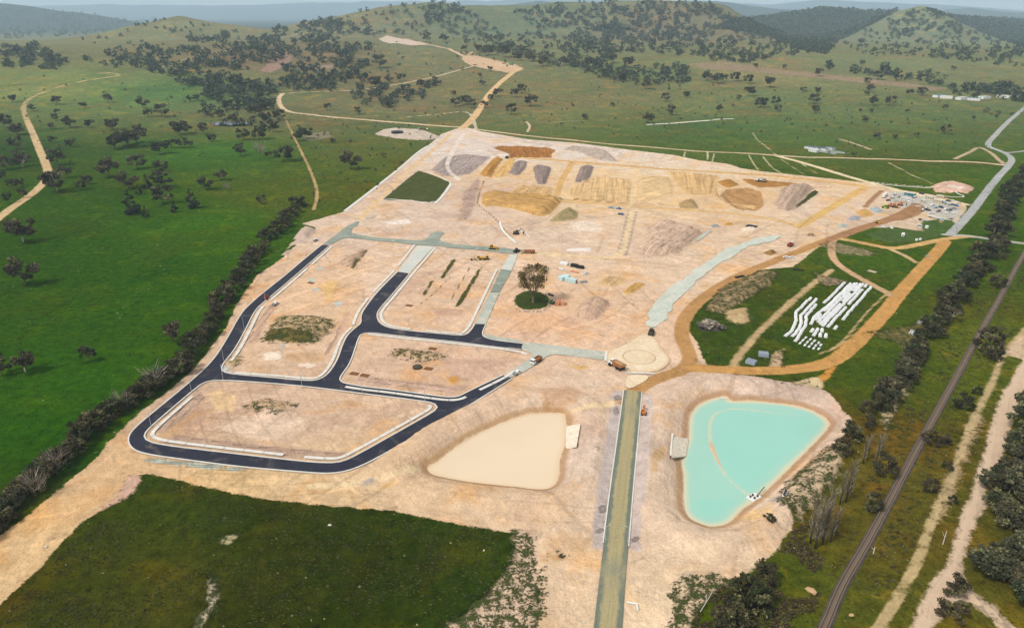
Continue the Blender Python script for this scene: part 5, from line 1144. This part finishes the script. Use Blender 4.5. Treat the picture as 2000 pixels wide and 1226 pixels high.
def roller(px, py, d, label, paint='yellow', s=1.0):
    o = place('road_roller', label, 'roller', px, py, d); o.scale = (s,) * 3
    MB().tube((1.7, -1.05, .8), (1.7, 1.05, .8), .8, .8, 14).build('drum', P_['steel'], o)
    m = MB()
    for y in (-1.2, 1.2): m.box((1.3, y, .65), (2.4, .2, .35))
    m.box((.2, 0, .65), (.4, 2.5, .35)); m.build('frame', P_[paint], o)
    MB().box((-1.5, 0, .8), (2.2, 1.7, 1.0), (.85, .9)).build('engine_hood', P_[paint], o)
    c = MB().box((-.1, 0, .9), (1.3, 1.6, 1.9), (.9, .9)).build('cab', P_[paint], o); MB().box((-.1, 0, 1.5), (1.36, 1.66, .9), (.95, .95)).build('window', P_['glass'], c)
    for y in (-1.0, 1.0): wheel(o, -1.5, y, .78, .5)
    return o
def grader(px, py, d, label, paint='yellow', s=1.0):
    o = place('road_grader', label, 'grader', px, py, d); o.scale = (s,) * 3
    MB().box((-2.2, 0, 1.0), (2.8, 1.5, 1.1), (.92, .9)).build('engine_hood', P_[paint], o)
    m = MB(); m.tube((-.5, 0, 1.6), (2.4, 0, 2.0), .22, .2, 6); m.tube((2.4, 0, 2.0), (4.2, 0, 1.1), .2, .18, 6); m.build('frame', P_[paint], o)
    c = MB().box((-.5, 0, 1.1), (1.4, 1.5, 1.9), (.9, .88)).build('cab', P_[paint], o); MB().box((-.5, 0, 1.8), (1.46, 1.56, .85), (.95, .94)).build('window', P_['glass'], c)
    MB().box((1.6, 0, .25), (.25, 3.6, .6), rz=.5).build('blade', P_['steel'], o)
    for x in (4.2, -1.5, -3.0):
        for y in (-1.0, 1.0): wheel(o, x, y, .65, .4)
    return o
def hut(px, py, d, label, size=(6, 2.6, 2.6), wall='white', roof='roofw', name='site_hut', cat='site hut', group=None):
    o = place(name, label, cat, px, py, d, group); L, Wd, H = size
    MB().box((0, 0, 0), (L, Wd, H)).build('walls', P_[wall], o)
    MB().prism([(-L / 2 - .15, H), (L / 2 + .15, H), (L / 2 + .15, H + .12), (0, H + .35), (-L / 2 - .15, H + .12)], -Wd / 2 - .15, Wd / 2 + .15).build('roof', P_[roof], o)
    MB().box((-L * .3, -Wd / 2 - .02, .1), (.9, .08, 2.0)).build('door', P_['grey'], o)
    for x in (0, L * .28): MB().box((x, -Wd / 2 - .02, 1.1), (1.0, .08, .8)).build('window', P_['glass'], o)
    return o
def container(px, py, d, label, size=(6, 2.4, 2.5), paint='aqua', name='shipping_container', cat='container', open_=False):
    o = place(name, label, cat, px, py, d); L, Wd, H = size; m = MB(); m.box((0, 0, .12), (L, Wd, H))
    for k in range(int(L / .6)): m.box((-L / 2 + .3 + k * .6, 0, .16), (.25, Wd + .1, H - .1))
    m.build('shell', P_[paint], o)
    for y in (-Wd / 4, Wd / 4): MB().box((L / 2 + .04, y, .2), (.08, Wd / 2 - .1, H - .2)).build('door', P_['dark' if open_ else 'grey'], o)
    return o
def trailer(px, py, d, label, L=12, paint='white', deck='grey', box_=False):
    o = place('trailer', label, 'trailer', px, py, d)
    m = MB(); m.box((0, 0, .9), (L, 2.4, .25))
    if box_: m.box((0, 0, 1.15), (L, 2.4, 2.4), (1, .92))
    else:
        for y in (-1.15, 1.15): m.box((0, y, 1.15), (L, .12, .5))
        for x in (-L / 2 + .06, L / 2 - .06): m.box((x, 0, 1.15), (.12, 2.2, .5))
    m.build('body', P_[paint], o)
    if not box_: MB().box((0, 0, 1.16), (L - .4, 2.1, .06)).build('deck', P_[deck], o)
    for x in (-L / 2 + 1.2, -L / 2 + 2.4, L / 2 - 1.5):
        for y in (-1.0, 1.0): wheel(o, x, y, .48, .34)
    return o
ute(1010, 729, (14, -10), 'white ute driving down the crushed-rock road below the truck')
truck(1047, 707, (-12, 8), 'white-cabbed tipper truck with brown tray at the crushed-rock junction')
dumper(1204, 717, (-14, -7), 'dump truck with white cab and rusty body below the roundabout')
roller(1272, 652, (2, -8), 'dark roller at the top of the roundabout beside base rock', 'steel', 1.3)
dozer(963, 486, (12, 1), 'yellow bulldozer on the long unsealed cross road', 'yellow', 1.35)
roller(1009, 492, (8, -3), 'dark roller where two unsealed roads meet', 'steel', 1.2)
truck(1031, 494, (-12, 0), 'long tipper truck on the haul track right of the crossroads', 'tan', 'rust', 10)
grader(933, 507, (-12, 1), 'yellow grader parked below the unsealed cross road, left one', 'yellow', 1.1)
dozer(949, 506, (-12, 1), 'yellow bulldozer parked to the right of the yellow grader', 'yellow', 1.1)
excavator(1008, 457, (14, 1), 'dark green excavator digging beside the white drain', 'steel', 1.2)
ute(538, 594, (9, -6), 'white ute parked on the upper left lot by the footpath')
roller(520, 583, (6, -8), 'red and black paving roller on the footpath of the left road', 'red', 1.1)
ute(1208, 408, (12, 1), 'blue ute at the head of the haul track, right of two', 'blue', 'lblue')
ute(1194, 406, (12, 2), 'pale blue ute at the head of the haul track, left of two', 'lblue', 'lblue')
ute(1213, 419, (12, 1), 'blue ute nearest the camera at the head of the haul track', 'blue', 'navy')
truck(1544, 480, (12, -6), 'red truck beside the brown haul road', 'white', 'red', 7)
car(1536, 503, (12, 1), 'white car, left of two parked beside the haul road bend')
car(1548, 504, (12, 1), 'white car, right of two parked beside the haul road bend')
excavator(1257, 808, (0, -8), 'small orange excavator on the verge right of the main road', 'orange', .8)
excavator(1078, 592, (-8, -2), 'small green excavator at the right edge of the grass island', 'green', .8)
container(1088, 594, (0, -10), 'white and orange container beside the grass island, left of two', (4.5, 2.6, 2.6), 'terr', open_=True)
container(1099, 594, (0, -10), 'white and orange container beside the grass island, right of two', (4.5, 2.6, 2.6), 'terr', open_=True)
container(1102, 545, (12, -3), 'pale aqua container with a lean-to, upper of two on the earthworks', (7, 4.5, 2.6), 'aqua')
container(1115, 550, (12, 3), 'long pale aqua container, lower of two on the earthworks', (9, 2.6, 2.6), 'aqua')
roller(1051, 519, (8, 0), 'small dark roller on the grey gravel patch above the big tree', 'steel', .9)
excavator(1022, 303, (8, 2), 'yellow excavator below the brown cut face at the far end', 'yellow', 1.2)
dozer(990, 309, (8, -3), 'dark bulldozer at the left end of the brown cut face', 'steel', 1.2)
excavator(1481, 356, (10, 0), 'white excavator on the dark far stockpile, left of two', 'white', 1.3)
excavator(1492, 357, (-10, 1), 'pale excavator on the dark far stockpile, right of two', 'tan', 1.3)
hut(616, 471, (10, -2), 'small grey trailer hut beside the upper end of the left road', (3.2, 2.2, 2.0), 'grey', 'roofw')
# compound at the right
trailer(1728, 384, (12, -9), 'long white box trailer at the left of the compound', 14, 'white', 'grey', True)
ute(1748, 380, (6, -4), 'white ute behind the long box trailer in the compound')
hut(1777, 382, (12, 2), 'teal site office with pale roof at the top of the compound', (10, 4, 3), 'teal', 'roofw')
hut(1765, 390, (12, 1), 'white site hut below the teal office, left of two', (6, 2.6, 2.6))
hut(1774, 392, (12, 2), 'white site hut below the teal office, right of two', (6, 2.6, 2.6))
car(1800, 379, (10, 2), 'dark car on the access track above the compound', 'navy')
roller(1729, 406, (8, 2), 'lime yellow roller on the left of the parked machines', 'lime', 1.2)
excavator(1738, 403, (10, 1), 'orange excavator, leftmost in the compound row of machines', 'orange', 1.1, .8)
dozer(1748, 405, (10, 1), 'orange bulldozer in the middle of the compound machine row', 'orange', 1.2)
excavator(1758, 401, (10, 1), 'orange excavator, rightmost in the compound row of machines', 'orange', 1.2, .8)
hut(1815, 388, (12, 3), 'tan site hut, upper left of the four tan huts', (8, 3, 2.7), 'tan', 'roofw')
hut(1803, 395, (6, 6), 'small tan site hut, leftmost of the four tan huts', (4, 3, 2.7), 'tan', 'roofw')
hut(1836, 387, (12, 2), 'tan site hut, rightmost of the four tan huts', (7, 3, 2.7), 'tan', 'roofw')
hut(1831, 395, (12, 2), 'tan site hut, lower right of the four tan huts', (8, 3, 2.7), 'tan', 'roofw')
car(1844, 396, (10, 3), 'pale blue car in the compound car park beside the tan huts', 'lblue')
car(1852, 393, (10, 2), 'navy car behind the pale blue car in the car park', 'navy')
car(1838, 405, (10, 3), 'dark blue car in the middle of the compound car park', 'navy')
car(1867, 402, (10, 2), 'bright blue car at the right end of the car park', 'blue')
car(1864, 408, (10, 3), 'grey car below the bright blue car in the car park', 'grey')
ute(1808, 407, (9, -4), 'white ute below the tan huts, upper of two')
ute(1802, 411, (9, -4), 'white ute below the tan huts, lower of two')
car(1813, 411, (10, 2), 'dark car right beside the two white utes', 'steel')
car(1844, 416, (8, 2), 'white car low in the car park, left of two')
car(1858, 416, (8, 2), 'white car low in the car park, right of two')
trailer(1827, 426, (12, 3), 'long white flat trailer with empty grey deck', 13, 'white', 'grey')
ute(1801, 430, (12, 1), 'white ute with dark tray left of the flat trailer', 'white', 'black')
hut(1838, 434, (10, 2), 'small orange hut on the grass below the flat trailer', (3, 2, 1.8), 'yellow', 'roofw')
hut(1795, 443, (8, 1), 'small white hut on the grass verge below the compound', (3.4, 2.2, 2.2))
car(1722, 444, (10, 3), 'white car among weeds left of the caravan, left of two')
car(1740, 446, (8, 5), 'white car among weeds left of the caravan, right of two')
dozer(1715, 436, (8, 3), 'yellow bulldozer above the weedy cars', 'yellow', 1.0)
o = place('caravan', 'white caravan parked on grass below the compound', 'caravan', 1763, 462, (3, -8)); 
MB().prism([(-2.6, .5), (2.4, .5), (2.8, 1.2), (2.5, 2.6), (-2.4, 2.7), (-2.8, 1.6)], -1.15, 1.15).build('body', P_['white'], o); MB().box((-2.72, 0, 1.4), (.2, 1.4, .7)).build('window', P_['glass'], o)
for y in (-1.05, 1.05): wheel(o, -.2, y, .4, .24)
def tank(px, py, label, r=1.4, h=2.2, paint='white'):
    o = place('water_tank', label, 'tank', px, py); MB().tube((0, 0, 0), (0, 0, h), r, r, 16).build('shell', P_[paint], o, sm=False); MB().tube((0, 0, h), (0, 0, h + .3), r * 1.02, r * .3, 16).build('lid', P_[paint], o)
    return o
tank(1810, 445, 'round white tank on the grass below the flat trailer'); tank(1790, 470, 'small white tank by the ochre track, left of two', 1.0, 1.4); tank(1797, 469, 'small white tank by the ochre track, right of two', 1.0, 1.4)
tank(815, 717, 'low dark grey round tank on the middle lot', 2.4, .9, 'steel')
tank(776, 262, 'wide black tank in the pale basin at the far corner', 9, 2.6, 'black')
# stores on the earthworks
def pipes(px, py, d, label, n, L, r, paint, name='pipe_stack'):
    o = place(name, label, 'pipes', px, py, d)
    me = MB().tube((-L / 2, 0, 0), (L / 2, 0, 0), r, r, 8).mesh('pipe', P_[paint])
    k = 0; rowi = 0; nb = n
    while nb > 0 and k < 40:
        for j in range(nb): link('pipe', me, o, (random.uniform(-.2, .2), (j - nb / 2 + .5) * 2.05 * r, r + rowi * 1.75 * r)); k += 1
        nb -= 1; rowi += 1
        if rowi > 2: break
    return o
pipes(1102, 516, (12, 2), 'stack of white pipes above the aqua containers', 5, 6, .35, 'white')
pipes(1122, 520, (12, 2), 'stack of black pipes, left of two above the containers', 5, 5, .4, 'black')
pipes(1134, 523, (12, 2), 'stack of black pipes, right of two above the containers', 4, 5, .4, 'black')
pipes(1122, 531, (12, 3), 'stack of orange pipes above the aqua containers', 4, 6, .22, 'terr')
pipes(1144, 535, (10, -7), 'stack of pale grey pipes right of the orange pipes', 4, 5, .3, 'roofw')
pipes(1096, 526, (12, 1), 'short stack of white pipes left of the orange pipes', 3, 3, .3, 'white')
pipes(1140, 551, (12, -1), 'stack of grey pipes right of the aqua containers', 4, 5, .25, 'grey')
o = thing('pipe_run', 'bent white drain pipe lying on dirt right of the main road', 'pipe', (*W1(1236, 1178), zat(*W1(1236, 1178)))
          ); a, b, c = [W1(*q) - W1(1236, 1178) for q in ((1224, 1176), (1244, 1179), (1246, 1191))]
MB().tube((*a, .45), (*b, .45), .28, .28, 8).build('pipe', P_['white'], o); MB().tube((*b, .45), (*c, .45), .28, .28, 8).build('pipe', P_['white'], o)
# long rows of white pipes on the stockpile paddock
ROWS = [[(1583,584),(1554,611),(1555,624),(1549,644),(1533,657)], [(1594.5,586),(1563.5,618),(1565,632.5),(1557,649),(1545.6,657)], [(1595,596),(1573,619.5),(1575,631),(1567,645.6),(1552,667)],
        [(1650,553),(1609,594)], [(1661,555),(1619,597),(1588,621),(1584,634)], [(1668,555),(1622,596),(1592,626)], [(1674,555),(1628,598),(1597,630)], [(1680,556),(1632,603),(1601,634)], [(1686,556),(1640,602),(1606,637)], [(1692,558),(1616,639)], [(1701,562),(1629,643)],
        [(1590,640),(1581,651)], [(1598,641),(1590,656)], [(1606,641),(1600,659)], [(1614,642),(1612,660)], [(1577,656),(1560,672)], [(1585,659),(1569,676)], [(1593,662),(1578,679)], [(1601,666),(1587,682)], [(1608,669),(1596,684)]]
RN = ['outermost left row', 'second row from the left', 'third row from the left', 'fourth row from the left', 'fifth row from the left', 'middle block, first row', 'middle block, second row', 'middle block, third row', 'middle block, fourth row', 'second row from the right', 'outermost right row'] + ['short fan of rows'] * 4 + ['lowest broken rows'] * 5
bun = MB()
for y in (-.62, 0, .62): bun.tube((-2.6, y, .34), (2.6, y, .34), .32, .32, 7)
for y in (-.31, .31): bun.tube((-2.6, y, .88), (2.6, y, .88), .32, .32, 7)
bun_me = bun.mesh('pipe_bundle', plain('bright_white_pipe', (250, 250, 250), .6, 0, .02)); thin = MB()
for y in (-.3, .3): thin.tube((-1.5, y, .28), (1.5, y, .28), .26, .26, 7)
thin_me = thin.mesh('pipe_bundle', bun_me.materials[0])
for R_i, (Rw, nm) in enumerate(zip(ROWS, RN)):
    Q = W(Rw); s = np.r_[0, np.cumsum(np.hypot(*np.diff(Q, axis=0).T))]; low = R_i > 14; st = 4.2 if low else 5.45; n = max(1, int(s[-1] / st))
    for k in range(n):
        t0, t1 = k * s[-1] / n, (k + 1) * s[-1] / n; a = [np.interp(t0, s, Q[:, j]) for j in (0, 1)]; b = [np.interp(t1, s, Q[:, j]) for j in (0, 1)]
        if random.random() < (.12 if R_i in (10, 13, 14) else .03): continue
        x = (a[0] + b[0]) / 2 + random.gauss(0, .16); y = (a[1] + b[1]) / 2
        o = link('pipe_bundle', thin_me if low else bun_me, None, (x, y, zat(x, y)), math.atan2(b[1] - a[1], b[0] - a[0]) + random.gauss(0, .05)); o.scale = (random.uniform(.88, 1.0), 1.0, 1.0)
        tag(o, 'white pipe bundle on the stockpile paddock, in the ' + nm, 'pipes', 'white pipe bundles, ' + nm)
for px, py, d, lab in [(1467, 709, (10, 3), 'blue-grey wrapped stack near the ochre track, lower left of two'), (1491, 694, (10, 1), 'blue-grey wrapped stack near the ochre track, upper right of two')]:
    o = place('wrapped_stack', lab, 'stack', px, py, d); MB().box((0, 0, .1), (5.2, 4.2, 1.6), (.95, .9)).build('cover', P_['tarp'], o); m = MB()
    for k in range(4): m.box((-1.9 + k * 1.27, 0, 1.7), (.9, 3.4, .35), (.9, .9))
    m.build('bale', P_['tarp'], o)
    for y in (-1.5, 1.5): MB().box((0, y, 0), (5.4, .3, .12)).build('bearer', P_['timber'], o)
def boards(px, py, d, label, n, L, paint='timber'):
    o = place('board_pile', label, 'timber', px, py, d)
    for k in range(n): MB().box((random.uniform(-.6, .6), (k - n / 2) * .5, .02 + .16 * (k % 3)), (L * random.uniform(.7, 1), .4, .14), rz=random.uniform(-.12, .12)).build('board', P_[paint], o)
    return o
boards(1704, 530, (12, 3), 'pale timber pile on the green triangle above the pipes', 7, 7, 'tan')
boards(1787, 650, (8, -12), 'pile of pale sheets beside the tree belt, lower of two', 12, 8, 'roofw')
boards(1800, 630, (8, -12), 'row of grey sleepers beside the tree belt, upper of two', 10, 7, 'grey')
boards(1811, 500, (8, -10), 'grey stack on gravel beside the ochre track', 6, 5, 'grey')
for px, py, lab in [(799, 596, 'brown timber plate on the upper right lot'), (607, 552, 'brown timber plate on the upper left lot'), (837, 719, 'brown timber plate beside the dark round tank'), (845, 680, 'brown timber plate at the top of the middle lot'), (712, 732, 'brown timber plate in the left corner of the middle lot'), (692, 729, 'small brown plate leftmost on the middle lot')]:
    o = place('cover_plate', lab, 'plate', px, py, (12, 2)); 
    for k in range(5): MB().box((0, (k - 2) * .62, .03), (4.6, .56, .14)).build('board', P_['brown'], o)
o = place('tarpaulin', 'flat black tarpaulin on the far right earthworks', 'tarpaulin', 1468, 442, (12, 2)); MB().box((0, 0, .05), (9, 7, .25), (.96, .96)).build('sheet', P_['black'], o)
o = place('brush_pile', 'grey heap of dead branches on the green island inside the haul road', 'brush pile', 1384, 640, (1, 0)); me, cs = crown('branches', 900, M_TWIG, 0, .5, 18, 90, .06, .5, True); r_ = link('branches', me, o); r_.scale = (17, 15, 8)
MB().box((0, 0, -.1), (12, 10, 1.6), (.5, .5)).build('logs', P_['steel'], o)
for px, py, L, d, lab in [(1445, 541, 9, (12, -3), 'black pipe coil heap beside the brown haul road'), (1076, 576, 5, (12, 4), 'dark log heap at the top right of the grass island'), (1560, 528, 8, (12, 1), 'black plastic heap on grass under the white spoil')]:
    o = place('dark_heap', lab, 'heap', px, py, d)
    for k in range(6): MB().tube((-L / 2 + random.uniform(0, 1), random.uniform(-1, 1), .4 + .2 * (k % 2)), (L / 2 - random.uniform(0, 1), random.uniform(-1, 1), .4 + .2 * (k % 2)), .35, .3, 7).build('log', P_['black'], o)
# pump raft on the turquoise pond
p = at_plane(1472, 972, ZW); o = thing('pump_raft', 'white pump raft moored at the lower right shore of the turquoise pond', 'raft', (p[0], p[1], ZW + .1), .6)
MB().box((0, 0, 0), (5.0, 3.4, .4)).build('deck', P_['white'], o)
for x, y in ((-1.2, .7), (.3, .8), (1.3, -.6), (-.6, -.8)): MB().tube((x, y, .4), (x, y, 1.1), .38, .38, 8).build('pump', P_['steel'], o)
MB().tube((2.4, 0, .5), (7.5, 1.0, 1.4), .16, .16, 6).build('hose', P_['black'], o)
o = place('pump_skid', 'small white pump skid on the bank right of the turquoise pond', 'pump', 1532, 969, (5, -12)); MB().box((0, 0, .1), (4.6, 1.4, .5)).build('frame', P_['white'], o)
for x in (-1.4, 0, 1.4): MB().box((x, 0, .6), (.8, .9, .7)).build('motor', P_['steel'], o)
m = MB(); Q = chaikin(W([(1535,985),(1548,990),(1560,980),(1566,975)]), 2, False) - W1(1532, 969)
# headwall in the pond inlet
o = place('headwall', 'small concrete headwall at the top inlet of the turquoise pond', 'headwall', 1415, 769, (1, 0)); MB().box((0, 0, -1.2), (4, .5, 2.4)).build('wall', M_CONC, o)
for x in (-1, 1): MB().tube((x, -.3, -.4), (x, .3, -.4), .55, .55, 12).build('pipe_mouth', P_['dark'], o)
# street lights
LIGHTS = [(295.5,833,(9,-4),'left road near the sharp bend'),(374,765,(9,-4),'left road just below the junction'),(437,704,(-9,-3),'left road just above the junction'),(477,643,(-9,-3),'left road where it bends'),(518,587,(-6,-6),'upper left road by the roller'),(436,742,(0,-8),'cross street by the left junction'),(590,757,(0,-8),'middle of the lower cross street'),(708,770,(0,-8),'lower cross street right of the central junction'),(830,784,(0,-8),'right end of the lower cross street'),(1182,1060,(8,0),'left kerb of the main road'),(1226,1062,(-8,0),'right kerb of the main road')]
M_GALV = plain('galvanised_steel', (198, 204, 206), .4, .3)
for px, py, d, where in LIGHTS:
    o = place('street_light', 'galvanised street light on the ' + where, 'street light', px, py, d, 'street lights along the new roads')
    MB().tube((0, 0, 0), (0, 0, 7.6), .13, .08, 8).build('pole', M_GALV, o)
    a_ = MB(); a_.tube((0, 0, 7.5), (.9, 0, 8.1), .07, .06, 6); a_.tube((.9, 0, 8.1), (2.0, 0, 8.15), .06, .06, 6); a_.build('arm', M_GALV, o)
    MB().box((2.3, 0, 8.05), (.75, .3, .14), (.9, .8)).build('lamp_head', P_['grey'], o)
# stones round the grass island, pale rocks and logs
st_ = []
for k in range(4):
    bm = bmesh.new(); bmesh.ops.create_icosphere(bm, subdivisions=1, radius=.5)
    for v in bm.verts: v.co *= random.uniform(.7, 1.2); v.co.z *= .7
    me = bpy.data.meshes.new('stone'); bm.to_mesh(me); bm.free(); me.materials.append(plain('stone_%s' % ['pale', 'grey', 'ochre', 'dark'][k], [(214, 204, 186), (160, 150, 140), (196, 164, 122), (96, 84, 72)][k], .9)); st_.append(me)
for k in range(44):
    a = random.uniform(0, 6.283); px = 1039 + 38 * math.cos(a) + random.gauss(0, 2.0); py = 588 - 21 * math.sin(a) + random.gauss(0, 1.4)
    p = W1(px, py); o = link('rock', st_[random.randrange(4)], None, (p[0], p[1], zat(*p) + .15), random.random() * 6); s_ = random.uniform(.6, 1.9); o.scale = (s_ * 1.2, s_, s_)
    tag(o, 'rock in the rough ring round the grass island of the big tree', 'rock', 'rocks ringing the grass island')
for px, py, s_, lab in [(1583, 1155, 3.2, 'pale orange boulder in grass left of the railway'), (1662, 1202, 1.6, 'small orange boulder right of the railway at the bottom'), (1678, 846, 2.2, 'white boulder beside the shrubs right of the turquoise pond'), (644, 1026, 1.4, 'white stone near the top of the dark foreground paddock'), (1128, 1126, .8, 'white stone on the bare ground left of the main road'), (1141, 1214, 1.0, 'white stone at the bottom left of the main road'), (90, 1068, 1.2, 'pale stone on the lower left dirt road'), (945, 1075, .8, 'white stone in the right of the foreground paddock')]:
    p = W1(px, py); o = link('boulder', st_[2] if 'orange' in lab else st_[0], None, (p[0], p[1], zat(*p) + .2 * s_), random.random() * 6); o.scale = (s_ * 1.3, s_, s_ * .8); tag(o, lab, 'boulder')
for px, py, d, L, lab in [(1707, 1075, (4, -14), 4, 'white dead log beside the railway'), (1845, 1050, (6, -20), 9, 'thin pale pole lying between the sandy tracks'), (1380, 1175, (10, -16), 10, 'fallen dead branch in the bottom thicket')]:
    o = place('fallen_log', lab, 'log', px, py, d); MB().tube((-L / 2, 0, .2), (L / 2, 0, .25), .16, .1, 7).build('stem', M_WHITE, o); MB().tube((0, 0, .2), (L * .3, 1.2, .5), .09, .04, 5).build('branch', M_WHITE, o)
for px, py, h, lab in [(1098, 1087, 8, 'small dark bush on bare ground left of the main road'), (1500, 1020, 14, 'green bush on the bank below the turquoise pond, left of two'), (1508, 1026, 10, 'green bush on the bank below the turquoise pond, right of two')]:
    p = W1(px, py); plant('shrub', p, h * mpp(p), lab, None, 1.5)
# farm and houses
o = place('farm_yard', 'grey gravel farm yard pad in the meadow behind the site', 'yard', 1622, 297, (12, 2)); MB().box((0, 0, -1), (38, 26, 1.15)).build('pad', M_GRAVEL_DARK, o)
for k, (px, py, L) in enumerate([(1583, 291, 14), (1596, 292, 16), (1608, 294, 12), (1622, 292, 10), (1590, 297, 12)]):
    hut(px, py, (12, 2), '%s shed from the left at the meadow farm yard' % ['first low slate-roofed', 'second low slate-roofed', 'third low slate-roofed', 'fourth low slate-roofed', 'white-walled front'][k], (L, 8, 3.2), 'white', 'roofd' if k < 4 else 'roofw', 'farm_shed', 'shed')
for k, (px, py) in enumerate([(1833, 191), (1848, 193), (1878, 195), (1902, 196), (1922, 194), (1958, 192), (1985, 190)]):
    hut(px, py, (12, 1 if k % 2 else -1), '%s white farmhouse from the left among the far right trees' % ORD[k], (22, 12, 5), 'white', 'roofw' if k % 3 else 'teal', 'farmhouse', 'house')
for px, py, f, lab in [(985, 125, 'rust', 'rusty truck in the hill work yard'), (928, 127, 'red', 'red truck on the hill road bend')]: truck(px, py, (12, 2), lab, 'tan', f, 12)
hut(998, 127, (12, 2), 'green shed in the hill work yard', (12, 6, 4), 'green', 'green'); car(945, 164, (10, 2), 'white van on the hill slope left of the ochre road', 'white', None, 'van', 'van')
for k, px in enumerate((818, 824, 829, 834)): ute(px, 252 + k * .3, (4, 6), '%s vehicle from the left beside the pale far-corner basin' % ['first white', 'second dark', 'third red', 'fourth white'][k], ['white', 'steel', 'red', 'white'][k], 'steel')
# more of the compound's clutter
EX = [(1851,399,'white'),(1858,400,'grey'),(1848,409,'white'),(1855,411,'navy'),(1872,397,'white'),(1860,393,'white'),(1822,401,'white'),(1827,406,'lblue'),(1786,386,'white'),(1756,385,'grey'),(1743,387,'white'),(1735,392,'navy'),(1820,417,'white'),(1833,413,'red')]
EL = ['beside the pale blue car','below the navy car','lowest in the second row','low right in the second row','at the far right corner','behind the second row','below the tan huts','right of the tan hut utes','right of the teal office','left of the white huts','behind the orange machines','in front of the long box trailer','above the flat trailer','between flat trailer and car park']
NM = dict(white='white', grey='grey', navy='navy', lblue='pale blue', red='red')
for (px, py, c), w_ in zip(EX, EL): (car if (px + py) % 2 else ute)(px, py, (10, random.uniform(-3, 4)), '%s vehicle in the compound, %s' % (NM[c], w_), c)
for k, (px, py) in enumerate([(1750, 393), (1783, 397), (1793, 402), (1846, 422), (1857, 427), (1785, 412)]):
    boards(px, py, (10, random.uniform(-4, 4)), '%s pile of site materials from the left in the compound' % ORD[[0, 1, 3, 4, 5, 2][k]], 5, 5, ['timber', 'grey', 'roofw', 'tan', 'steel', 'timber'][k])
